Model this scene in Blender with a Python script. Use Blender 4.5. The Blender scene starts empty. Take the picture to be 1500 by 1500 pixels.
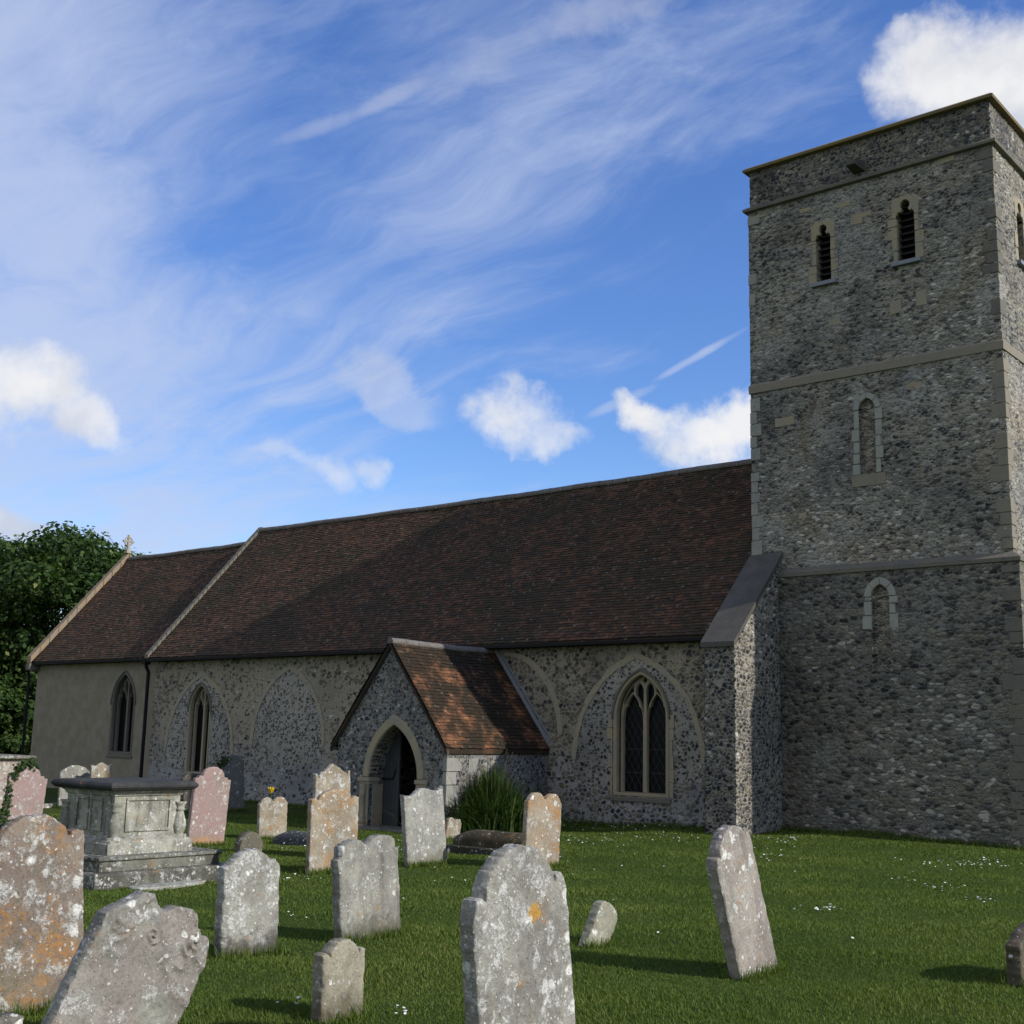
import bpy, bmesh, math, random
import numpy as np
from mathutils import Vector, Matrix, noise as mn
random.seed(7); rng = np.random.default_rng(7)
R = math.radians
SC = bpy.context.scene
COL = SC.collection

# ------------------------------------------------------------------ camera
FPX, YAW, PIT, ROL = 1802.8, 0.702892, 0.180989, 0.02232      # focal length in photo pixels, heading, pitch, roll
CAMP = np.array([0.0, -24.0, 1.85])
_fw = np.array([-math.sin(YAW)*math.cos(PIT), math.cos(YAW)*math.cos(PIT), math.sin(PIT)])
_r0 = np.array([math.cos(YAW), math.sin(YAW), 0.0]); _u0 = np.cross(_r0, _fw)
_r = math.cos(ROL)*_r0 + math.sin(ROL)*_u0; _u = -math.sin(ROL)*_r0 + math.cos(ROL)*_u0
cd = bpy.data.cameras.new('camera'); cam = bpy.data.objects.new('camera', cd); COL.objects.link(cam)
cam.matrix_world = Matrix(((_r[0], _u[0], -_fw[0], CAMP[0]), (_r[1], _u[1], -_fw[1], CAMP[1]), (_r[2], _u[2], -_fw[2], CAMP[2]), (0, 0, 0, 1)))
cd.sensor_width = 36; cd.lens = FPX/1500*36; cd.clip_end = 3000; cd.clip_start = 0.1
SC.camera = cam

# ------------------------------------------------------------------ sun, sky, exposure
SUN_AZ, SUN_EL = R(76), R(30)                                  # azimuth from +Y towards +X
SUN_STRENGTH, SKY_STRENGTH = 4.8, 0.11
ld = bpy.data.lights.new('sun', 'SUN'); ld.energy = SUN_STRENGTH; ld.angle = R(0.53); ld.color = (1.0, 0.95, 0.86)
sun = bpy.data.objects.new('sun', ld); COL.objects.link(sun)
sdir = Vector((math.sin(SUN_AZ)*math.cos(SUN_EL), math.cos(SUN_AZ)*math.cos(SUN_EL), math.sin(SUN_EL)))
sun.rotation_euler = (-sdir).to_track_quat('-Z', 'Y').to_euler(); sun.location = sdir*60
SC.view_settings.view_transform = 'Standard'; SC.view_settings.look = 'None'
SC.view_settings.exposure = 0.0; SC.view_settings.gamma = 1.0

def ray(px, py):
    d = (px-750)*_r - (py-750)*_u + FPX*_fw
    return d/np.linalg.norm(d)
def on(px, py, ax, c):                                         # point where the sight line meets a plane of the building
    d = ray(px, py); t = (c-CAMP[ax])/d[ax]
    return Vector(CAMP + t*d)

class NT:
    """terse node building"""
    def __init__(s, tree): s.t = tree; s.n = tree.nodes; s.l = tree.links
    def put(s, sock, v):
        if hasattr(v, 'is_linked') or isinstance(v, bpy.types.NodeSocket): s.l.new(v, sock)
        else: sock.default_value = v
    def node(s, typ, ins=None, **props):
        n = s.n.new(typ)
        for k, v in props.items(): setattr(n, k, v)
        for k, v in (ins or {}).items(): s.put(n.inputs[k], v)
        return n
    def math(s, op, a, b=0.0, c=None, clamp=False):
        n = s.n.new('ShaderNodeMath'); n.operation = op; n.use_clamp = clamp
        s.put(n.inputs[0], a); s.put(n.inputs[1], b)
        if c is not None: s.put(n.inputs[2], c)
        return n.outputs[0]
    def vmath(s, op, a, b=(0, 0, 0), sc=None):
        n = s.n.new('ShaderNodeVectorMath'); n.operation = op
        s.put(n.inputs[0], a); s.put(n.inputs[1], b)
        if sc is not None: s.put(n.inputs['Scale'], sc)
        return n.outputs['Value'] if op in ('DOT_PRODUCT', 'LENGTH', 'DISTANCE') else n.outputs[0]
    def noise(s, vec, scale, detail=4, rough=0.55, dist=0.0, col=False):
        n = s.node('ShaderNodeTexNoise', {'Vector': vec, 'Scale': scale, 'Detail': detail, 'Roughness': rough, 'Distortion': dist})
        return n.outputs['Color' if col else 'Fac']
    def vor(s, vec, scale, feature='F1', rnd=1.0):
        return s.node('ShaderNodeTexVoronoi', {'Vector': vec, 'Scale': scale, 'Randomness': rnd}, feature=feature)
    def ramp(s, fac, stops, interp='LINEAR'):
        n = s.n.new('ShaderNodeValToRGB'); cr = n.color_ramp; cr.interpolation = interp
        while len(cr.elements) < len(stops): cr.elements.new(0.5)
        for e, (p, c) in zip(cr.elements, stops): e.position = p; e.color = (*c, 1) if len(c) == 3 else c
        s.put(n.inputs[0], fac); return n.outputs[0]
    def step(s, v, a, b, lo=0.0, hi=1.0):
        n = s.node('ShaderNodeMapRange', {'Value': v, 'From Min': a, 'From Max': b, 'To Min': lo, 'To Max': hi}, interpolation_type='SMOOTHSTEP')
        return n.outputs[0]
    def mix(s, fac, a, b, mode='MIX'):
        n = s.n.new('ShaderNodeMix'); n.data_type = 'RGBA'; n.blend_type = mode
        s.put(n.inputs[0], fac)
        for i, v in ((6, a), (7, b)):
            if isinstance(v, tuple) and len(v) == 3: v = (*v, 1)
            s.put(n.inputs[i], v)
        return n.outputs[2]
    def sep(s, v): return s.node('ShaderNodeSeparateXYZ', {0: v}).outputs
    def comb(s, x, y, z): return s.node('ShaderNodeCombineXYZ', {0: x, 1: y, 2: z}).outputs[0]

# world: Nishita sky, cirrus veil and cumulus placed by direction
W = bpy.data.worlds.new('World'); SC.world = W; W.use_nodes = True
w = NT(W.node_tree); bg = W.node_tree.nodes['Background']
sky = w.node('ShaderNodeTexSky', sky_type='NISHITA'); sky.sun_disc = False
sky.sun_elevation = SUN_EL; sky.sun_rotation = SUN_AZ; sky.air_density = 1.0; sky.dust_density = 0.3; sky.ozone_density = 3.0
skyc = w.node('ShaderNodeHueSaturation', {'Hue': 0.515, 'Saturation': 1.25, 'Value': 1.68, 'Color': sky.outputs[0]}).outputs[0]
D = w.node('ShaderNodeTexCoord').outputs['Generated']
dx, dy, dz = w.sep(D)
zc = w.math('MAXIMUM', dz, 0.06)
flat = w.comb(w.math('DIVIDE', dx, w.math('ADD', zc, 0.18)), w.math('DIVIDE', dy, w.math('ADD', zc, 0.18)), 0.0)   # high cloud deck
mp = w.node('ShaderNodeMapping', {'Vector': flat, 'Rotation': (0, 0, R(28)), 'Scale': (0.55, 2.0, 1)}).outputs[0]
warp = w.noise(flat, 1.3, 3, 0.5, col=True)
mpw = w.vmath('ADD', mp, w.vmath('SCALE', w.vmath('SUBTRACT', warp, (0.5, 0.5, 0.5)), sc=1.1))
c1 = w.noise(mpw, 1.5, 9, 0.6); c2 = w.noise(mpw, 4.5, 9, 0.66); c3 = w.noise(flat, 0.55, 3, 0.5)
cir = w.math('ADD', w.math('MULTIPLY', c1, 0.65), w.math('MULTIPLY', c2, 0.35))
cir = w.math('ADD', cir, w.math('MULTIPLY', w.math('SUBTRACT', c3, 0.5), 0.5))
veil = w.math('MULTIPLY', w.math('ADD', w.math('MULTIPLY', dx, -1.0), -0.60), 0.62)      # thicker towards the east
for (cx, cy, hw, hh, am) in ((400, 290, 230, 170, -.17), (330, 375, 200, 70, -.10), (480, 90, 200, 110, -.10), (900, 170, 400, 190, .15), (1250, 70, 260, 160, .14), (700, 330, 260, 60, .06), (540, 440, 150, 60, .05), (1060, 380, 140, 110, -.05), (620, 640, 500, 110, -.07), (780, 400, 160, 90, -.04), (120, 60, 260, 90, .05)):
    c = ray(cx, cy); ex = ray(cx+1, cy)-c; ex /= np.linalg.norm(ex); ey = np.cross(ex, c); ey = ey if ey[2] > 0 else -ey
    u_ = w.math('MULTIPLY', w.math('SUBTRACT', w.vmath('DOT_PRODUCT', D, tuple(ex)), float(c @ ex)), FPX/hw); v_ = w.math('MULTIPLY', w.math('SUBTRACT', w.vmath('DOT_PRODUCT', D, tuple(ey)), float(c @ ey)), FPX/hh)
    k_ = w.math('EXPONENT', w.math('MULTIPLY', w.math('ADD', w.math('MULTIPLY', u_, u_), w.math('MULTIPLY', v_, v_)), -1.0))
    veil = w.math('ADD', veil, w.math('MULTIPLY', w.math('MULTIPLY', k_, am), w.math('GREATER_THAN', w.vmath('DOT_PRODUCT', D, tuple(c)), 0.3)))
cir = w.step(w.math('ADD', cir, veil), 0.43, 0.80, 0.03, 0.80)
cirw = cir
# cumulus
puff = w.noise(D, 9.0, 7, 0.6, col=True)
puff2 = w.noise(D, 30.0, 5, 0.6, col=True)
Dw = w.vmath('ADD', D, w.vmath('SCALE', w.vmath('SUBTRACT', puff, (0.5, 0.5, 0.5)), sc=0.075))
Dw = w.vmath('ADD', Dw, w.vmath('SCALE', w.vmath('SUBTRACT', puff2, (0.5, 0.5, 0.5)), sc=0.03))
fray = w.math('ADD', w.math('MULTIPLY', w.noise(D, 12.0, 8, 0.62), 0.7), w.math('MULTIPLY', w.noise(D, 34.0, 6, 0.65), 0.3))
fray = w.math('MULTIPLY', w.math('SUBTRACT', 0.5, fray), 6.0)
CLOUDS = [  # photo x, y, half width, half height, tilt, density
    (30, 568, 62, 40, -12, 1.0), (92, 605, 62, 22, -24, 0.8), (-50, 570, 60, 55, 0, 1.0), (755, 606, 58, 38, -6, 0.95), (790, 640, 50, 22, -6, 0.7),
    (965, 616, 44, 20, -18, 1.0), (1030, 642, 62, 30, 10, 1.0), (1095, 622, 56, 28, 10, 0.95), (1160, 625, 60, 36, 0, 0.9),
    (1372, 108, 60, 52, 0, 1.0), (1450, 122, 86, 54, -6, 1.0), (1530, 140, 80, 70, 0, 1.0), (1345, 60, 22, 18, 0, .8),
    (545, 555, 40, 30, -20, 0.42), (575, 580, 50, 18, -10, 0.3), (492, 700, 30, 24, -40, 0.6), (545, 690, 30, 24, -38, 0.55), (420, 672, 50, 14, -8, 0.3),
    (45, 765, 50, 18, -6, 0.75), (690, 92, 80, 20, 22, 0.17), (590, 135, 60, 9, 24, 0.26), (470, 185, 50, 9, 18, 0.2), (905, 8, 80, 20, 14, 0.24), (905, 590, 45, 6, 24, 0.25), (1025, 520, 52, 5, 30, 0.35)]
mask = None
for (cx, cy, hw, hh, tl, dn) in CLOUDS:
    c = ray(cx, cy); sx = ray(cx+1, cy)-c; sx /= np.linalg.norm(sx); sy = np.cross(c, sx)*-1; sy /= np.linalg.norm(sy)
    if sy[2] < 0: sy = -sy
    a = R(tl); ex = math.cos(a)*sx + math.sin(a)*sy; ey = -math.sin(a)*sx + math.cos(a)*sy
    Dq = D if hh < 12 else Dw
    u_ = w.math('MULTIPLY', w.math('SUBTRACT', w.vmath('DOT_PRODUCT', Dq, tuple(ex)), float(c @ ex)), FPX/hw)
    v_ = w.math('MULTIPLY', w.math('SUBTRACT', w.vmath('DOT_PRODUCT', Dq, tuple(ey)), float(c @ ey)), FPX/hh)
    d2 = w.math('ADD', w.math('MULTIPLY', u_, u_), w.math('MULTIPLY', v_, v_))
    front = w.math('GREATER_THAN', w.vmath('DOT_PRODUCT', D, tuple(c)), 0.5)
    d2 = w.math('ADD', d2, fray)
    m = w.math('MULTIPLY', w.step(d2, 2.5, -0.4, 0.0, dn), front)
    mask = m if mask is None else w.math('MAXIMUM', mask, m)
rear_fill = w.math('MULTIPLY', w.step(dy, -0.12, -0.42), w.step(w.noise(D, 2.6, 7, 0.58), 0.40, 0.54, 0.0, 0.92))      # unseen bright cloud behind the camera, added as fill for the shaded walls
mask = w.math('MAXIMUM', mask, w.math('MULTIPLY', rear_fill, w.step(dz, 0.03, 0.12)))
shade = w.noise(Dw, 7.0, 4, 0.5)
cloudc = w.mix(w.step(shade, 0.34, 0.60), (5.2, 5.5, 6.3), (8.2, 8.2, 8.3))
col = w.mix(cirw, skyc, (4.9, 5.7, 7.7))
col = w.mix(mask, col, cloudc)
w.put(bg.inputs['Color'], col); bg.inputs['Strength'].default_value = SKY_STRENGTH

# ------------------------------------------------------------------ object helpers
def link(o, parent=None):
    COL.objects.link(o)
    if parent is not None:
        o.parent = parent
        o.matrix_parent_inverse = Matrix.Identity(4)
    return o
def tag(o, label, cat=None, group=None, kind=None):
    if label: o['label'] = label
    if cat: o['category'] = cat
    if group: o['group'] = group
    if kind: o['kind'] = kind
    return o
def empty(name, loc, label, cat, group=None, rot=(0, 0, 0)):
    o = bpy.data.objects.new(name, None); link(o); o.location = loc; o.rotation_euler = rot; o.empty_display_size = 0.3
    return tag(o, label, cat, group)

class MB:
    def __init__(s): s.v = []; s.f = []; s.m = []
    def add(s, vs, fs):
        k = len(s.v); s.v += [tuple(p) for p in vs]; s.f += [tuple(i+k for i in f) for f in fs]
    def box(s, x0, x1, y0, y1, z0, z1, jit=0.0):
        j = lambda: random.uniform(-jit, jit) if jit else 0
        vs = [(x+j(), y+j(), z+j()) for z in (z0, z1) for (x, y) in ((x0, y0), (x1, y0), (x1, y1), (x0, y1))]
        s.add(vs, [(3, 2, 1, 0), (4, 5, 6, 7), (0, 1, 5, 4), (1, 2, 6, 5), (2, 3, 7, 6), (3, 0, 4, 7)])
    def loft(s, rings, caps=True, closed=True):
        n = len(rings[0]); k = len(s.v)
        for r_ in rings: s.v += [tuple(p) for p in r_]
        for i in range(len(rings)-1):
            for j in range(n if closed else n-1):
                a = k+i*n+j; b = k+i*n+(j+1) % n
                s.f.append((a, b, b+n, a+n))
        if caps:
            s.f.append(tuple(k+j for j in reversed(range(n)))); s.f.append(tuple(k+(len(rings)-1)*n+j for j in range(n)))
    def tube(s, pts, rad, n=8, caps=True):
        pts = [Vector(p) for p in pts]; rings = []
        rad = rad if isinstance(rad, (list, tuple)) else [rad]*len(pts)
        ref = Vector((0.31, 0.77, 0.55))
        for i, p in enumerate(pts):
            t = (pts[min(i+1, len(pts)-1)]-pts[max(i-1, 0)]).normalized()
            a = t.cross(ref).normalized(); b = t.cross(a)
            rings.append([p+rad[i]*(math.cos(q)*a+math.sin(q)*b) for q in (2*math.pi*j/n for j in range(n))])
        s.loft(rings, caps)
    def lathe(s, cx, cy, prof, n=16):
        s.loft([[(cx+r_*math.cos(2*math.pi*j/n), cy+r_*math.sin(2*math.pi*j/n), z) for j in range(n)] for r_, z in prof])
    def rects(s, x0, x1, y0, y1, prof):                        # rectangular mouldings: prof of (overhang, z)
        s.loft([[(x0-e, y0-e, z), (x1+e, y0-e, z), (x1+e, y1+e, z), (x0-e, y1+e, z)] for e, z in prof])
    def build(s, name, mat, parent=None, smooth=False, bevel=0.0, org=None):
        me = bpy.data.meshes.new(name)
        vs = s.v if org is None else [tuple(Vector(p)-Vector(org)) for p in s.v]
        me.from_pydata(vs, [], s.f); me.update()
        bm = bmesh.new(); bm.from_mesh(me); bmesh.ops.recalc_face_normals(bm, faces=bm.faces); bm.to_mesh(me); bm.free()
        o = bpy.data.objects.new(name, me); link(o, parent)
        if org is not None: o.location = org
        if mat: me.materials.append(mat)
        if smooth: me.polygons.foreach_set('use_smooth', [True]*len(me.polygons))
        if bevel:
            b = o.modifiers.new('bevel', 'BEVEL'); b.width = bevel; b.segments = 2; b.limit_method = 'ANGLE'; b.angle_limit = R(40)
        return o

def plate(name, outer, holes, c, depth, mat, parent=None, axis='Y', bev=0.0):
    """flat outline with holes, extruded; axis is the thickness direction, c its middle"""
    cu = bpy.data.curves.new(name, 'CURVE'); cu.dimensions = '2D'; cu.fill_mode = 'BOTH'
    cu.extrude = max(depth/2-bev, 0.0005); cu.bevel_depth = bev; cu.offset = -bev; cu.bevel_resolution = 1
    for pts in [outer]+list(holes):
        sp = cu.splines.new('POLY'); sp.points.add(len(pts)-1); sp.use_cyclic_u = True
        for q, p in zip(sp.points, pts): q.co = (p[0], p[1], 0, 1)
    t = bpy.data.objects.new('t', cu); COL.objects.link(t)
    dg = bpy.context.evaluated_depsgraph_get(); me = bpy.data.meshes.new_from_object(t.evaluated_get(dg))
    bpy.data.objects.remove(t); bpy.data.curves.remove(cu)
    for v in me.vertices:
        x, y, z = v.co
        v.co = (x, c-z, y) if axis == 'Y' else (c+z, x, y)
    me.update(); me.name = name
    o = bpy.data.objects.new(name, me); link(o, parent); me.materials.clear(); me.materials.append(mat)
    return o

def arch(a, h, n=14, cx=0.0, z0=0.0):
    """pointed arch from right springing over the apex to left springing"""
    rr = (a*a+h*h)/(2*a); out = []
    tmax = math.asin(min(1, h/rr))
    for i in range(n+1):
        t = tmax*i/n; out.append((cx+a-rr+rr*math.cos(t), z0+rr*math.sin(t)))
    left = [(2*cx-x, z) for x, z in out[:-1]][::-1]
    return out+left
def arch_opening(x0, x1, zb, zs, za, n=14):
    return arch((x1-x0)/2, za-zs, n, (x0+x1)/2, zs)+[(x0, zb), (x1, zb)]
def cusped(x0, x1, zb, zs, za, cusp=0.05):
    """window light with a cusped (cinquefoil-like) head"""
    a = (x1-x0)/2; cx = (x0+x1)/2; base = arch(a, za-zs, 24, cx, zs); N = len(base)-1; out = []
    for i, (x, z) in enumerate(base):
        t = i/N
        k = max(0, 1-abs(t-0.27)/0.07)+max(0, 1-abs(t-0.73)/0.07)
        k = k*k
        mx, mz = cx, zs+0.12*(za-zs)
        out.append((x+(mx-x)*k*cusp*2.2, z+(mz-z)*k*cusp*2.2))
    return out+[(x0, zb), (x1, zb)]

# ------------------------------------------------------------------ materials
def new_mat(name):
    m = bpy.data.materials.new(name); m.use_nodes = True
    t = NT(m.node_tree); p = m.node_tree.nodes['Principled BSDF']; p.inputs['Specular IOR Level'].default_value = 0.25
    return m, t, p
def ocoord(t, off=(0, 0, 0)):
    o = t.node('ShaderNodeTexCoord').outputs['Object']
    return t.vmath('ADD', o, off) if any(off) else o
def bump(t, p, h, strength, dist):
    b = t.node('ShaderNodeBump', {'Height': h, 'Strength': strength, 'Distance': dist}); t.put(p.inputs['Normal'], b.outputs[0])

def flint(name, scale, m1, m2, stones, cov=0.75, gap=0.06, patch=0.25, zs=1.6, off=(0, 0, 0), lowwash=None, bs=0.9, stain=None, smear=None, attr=False):
    """rubble of flints and stones set in mortar; cov = share of cells that hold a stone"""
    m, t, p = new_mat(name); o = ocoord(t, off)
    wv = t.vmath('SCALE', t.vmath('SUBTRACT', t.noise(o, 5.0, 3, col=True), (0.5, 0.5, 0.5)), sc=0.10)
    wf = t.vmath('SCALE', t.vmath('SUBTRACT', t.noise(o, 24.0, 2, col=True), (0.5, 0.5, 0.5)), sc=0.035)
    q = t.vmath('MULTIPLY', t.vmath('ADD', t.vmath('ADD', o, wv), wf), (1, 1, zs))
    big = t.noise(o, 0.55, 4, 0.6); mid = t.noise(o, 1.7, 4, 0.6)
    pat = t.math('ADD', t.math('MULTIPLY', big, 0.6), t.math('MULTIPLY', mid, 0.4))
    def layer(sc, cv):
        f1 = t.vor(q, sc); ed = t.vor(q, sc, 'DISTANCE_TO_EDGE').outputs['Distance']
        cs = t.node('ShaderNodeSeparateColor', {0: f1.outputs['Color']}).outputs
        thr = t.math('ADD', t.math('MULTIPLY', t.math('SUBTRACT', pat, 0.5), patch*4), cv)
        has = t.math('LESS_THAN', cs[0], thr)
        g = t.math('ADD', gap, t.math('MULTIPLY', cs[2], gap*1.1))
        msk = t.math('MULTIPLY', t.step(t.math('SUBTRACT', ed, g), 0.0, 0.035), has)
        return msk, cs[1], ed
    if attr:
        k1 = t.node('ShaderNodeAttribute', attribute_name='stone').outputs['Fac']; r1 = t.node('ShaderNodeAttribute', attribute_name='rnd').outputs['Fac']; e1 = 0.0
    else: k1, r1, e1 = layer(scale, cov)
    k2, r2, e2 = layer(scale*2.1, cov*0.62)
    mort = t.mix(t.step(t.noise(o, 1.1, 5, 0.65), 0.35, 0.65), m1, m2)
    mort = t.mix(t.step(t.noise(o, 38.0, 4, 0.7), 0.3, 0.75), mort, t.mix(1.0, mort, (0.72, 0.71, 0.68), 'MULTIPLY'))
    if lowwash:
        z = t.sep(o)[2]
        kz = t.step(t.math('ADD', z, t.math('MULTIPLY', t.noise(o, 1.2, 4), 2.0)), 3.0, 1.4)
        mort = t.mix(kz, mort, lowwash)
    st1 = t.ramp(r1, stones); st2 = t.ramp(r2, stones)
    var = t.noise(o, 30.0, 3, 0.65)
    c = t.mix(k2, mort, st2); c = t.mix(k1, c, st1)
    c = t.mix(1.0, c, t.ramp(var, [(0.25, (0.62, 0.62, 0.62)), (0.7, (1.22, 1.22, 1.22))]), 'MULTIPLY')
    c = t.mix(1.0, c, t.ramp(big, [(0.32, (0.60, 0.61, 0.64)), (0.5, (1.0, .99, .97)), (0.68, (1.16, 1.12, 1.06))]), 'MULTIPLY')
    if stain:
        s_ = t.noise(t.vmath('MULTIPLY', o, (1, 1, 0.35)), 0.9, 4, 0.6)
        c = t.mix(t.step(s_, 0.56, 0.72, 0, 0.5), c, stain)
    if smear:
        sm = t.math('MULTIPLY', t.step(t.noise(o, 0.75, 5, 0.65), 0.50, 0.62), t.step(t.noise(o, 13.0, 5, 0.7), 0.36, 0.60))
        c = t.mix(t.math('MULTIPLY', sm, smear[0]), c, smear[1])
        rd = t.step(t.noise(t.vmath('ADD', o, (7, 7, 7)), 0.6, 4, 0.6), 0.52, 0.66, 0, smear[0]*.6); c = t.mix(rd, c, t.mix(1.0, c, (1.0, .82, .66), 'MULTIPLY'))
    spark = t.vor(o, scale*3.2)
    sp = t.math('MULTIPLY', t.math('LESS_THAN', spark.outputs['Distance'], 0.2), t.math('GREATER_THAN', t.node('ShaderNodeSeparateColor', {0: spark.outputs['Color']}).outputs[0], 0.9))
    c = t.mix(t.math('MULTIPLY', sp, 0.6), c, (0.62, 0.62, 0.62))
    t.put(p.inputs['Base Color'], c)
    t.put(p.inputs['Roughness'], t.math('SUBTRACT', 0.92, t.math('MULTIPLY', k1, 0.3)))
    h = t.math('ADD', t.math('MULTIPLY', k1, t.math('MINIMUM', t.math('MULTIPLY', e1, 3.0), 0.8) if not attr else 0.25), t.math('MULTIPLY', k2, t.math('MINIMUM', t.math('MULTIPLY', e2, 2.0), 0.4)))
    h = t.math('ADD', h, t.math('MULTIPLY', var, 0.6))
    bump(t, p, h, bs, 0.05)
    return m

def ashlar(name, c1, c2, c3=(0.1, 0.1, 0.09), dirt=0.45, off=(0, 0, 0), fine=1.0, joints=False):
    m, t, p = new_mat(name); o = ocoord(t, off)
    n1 = t.noise(o, 2.3, 6, 0.65); n2 = t.noise(o, 14*fine, 5, 0.65); n3 = t.noise(o, 60*fine, 3, 0.6)
    c = t.mix(t.step(n1, 0.35, 0.65), c1, c2)
    c = t.mix(t.step(n2, 0.52, 0.72, 0, dirt), c, c3)
    c = t.mix(t.step(n3, 0.35, 0.7, 0, 0.35), c, t.mix(1.0, c, (0.62, 0.6, 0.56), 'MULTIPLY'))
    h = t.math('ADD', t.math('MULTIPLY', n2, 0.5), t.math('MULTIPLY', n3, 0.4))
    if joints:
        vv = t.vor(t.vmath('MULTIPLY', o, (1, 1, 1.0)), 3.0, 'DISTANCE_TO_EDGE').outputs['Distance']
        k = t.step(vv, 0.03, 0.0); c = t.mix(k, c, (0.12, 0.115, 0.1)); h = t.math('SUBTRACT', h, t.math('MULTIPLY', k, 0.6))
    t.put(p.inputs['Base Color'], c); p.inputs['Roughness'].default_value = 0.9
    bump(t, p, h, 0.6, 0.015)
    return m

def plain(name, c, rough=0.8, var=0.25, scale=8.0, metal=0.0):
    m, t, p = new_mat(name); o = ocoord(t)
    n = t.noise(o, scale, 5, 0.6)
    t.put(p.inputs['Base Color'], t.mix(n, tuple(x*(1-var) for x in c), tuple(x*(1+var) for x in c)))
    p.inputs['Roughness'].default_value = rough; p.inputs['Metallic'].default_value = metal
    bump(t, p, t.noise(o, scale*6, 3), 0.3, 0.006)
    return m

def tiles_mat(name, stops, moss=(0.03, 0.03, 0.018), mossk=0.7, lichen=0.25, ml=0.42, mh=0.66, ms=0.42):
    m, t, p = new_mat(name); o = ocoord(t)
    rnd = t.node('ShaderNodeAttribute', attribute_name='rnd').outputs['Fac']
    big = t.noise(o, ms, 5, 0.62); mid = t.noise(o, 2.2, 5, 0.62); fin = t.noise(o, 26, 4, 0.65)
    c = t.ramp(t.math('ADD', t.math('MULTIPLY', rnd, 0.75), t.math('MULTIPLY', mid, 0.25)), stops)
    k = t.math('ADD', t.math('MULTIPLY', big, 0.7), t.math('MULTIPLY', mid, 0.3))
    c = t.mix(t.step(k, ml, mh, 0, mossk), c, moss)
    c = t.mix(t.step(fin, 0.45, 0.75, 0, 0.7), c, t.mix(1.0, c, (0.35, 0.33, 0.3), 'MULTIPLY'))
    spot = t.vor(t.vmath('ADD', o, t.vmath('SCALE', t.noise(o, 20, 2, col=True), sc=0.1)), 7.0)
    cs = t.node('ShaderNodeSeparateColor', {0: spot.outputs['Color']}).outputs
    sk = t.math('MULTIPLY', t.step(spot.outputs['Distance'], 0.34, 0.18), t.math('GREATER_THAN', cs[0], 0.78))
    c = t.mix(t.math('MULTIPLY', sk, lichen), c, (0.30, 0.28, 0.24))
    t.put(p.inputs['Base Color'], c); p.inputs['Roughness'].default_value = 0.85
    bump(t, p, fin, 0.6, 0.012)
    return m

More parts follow.
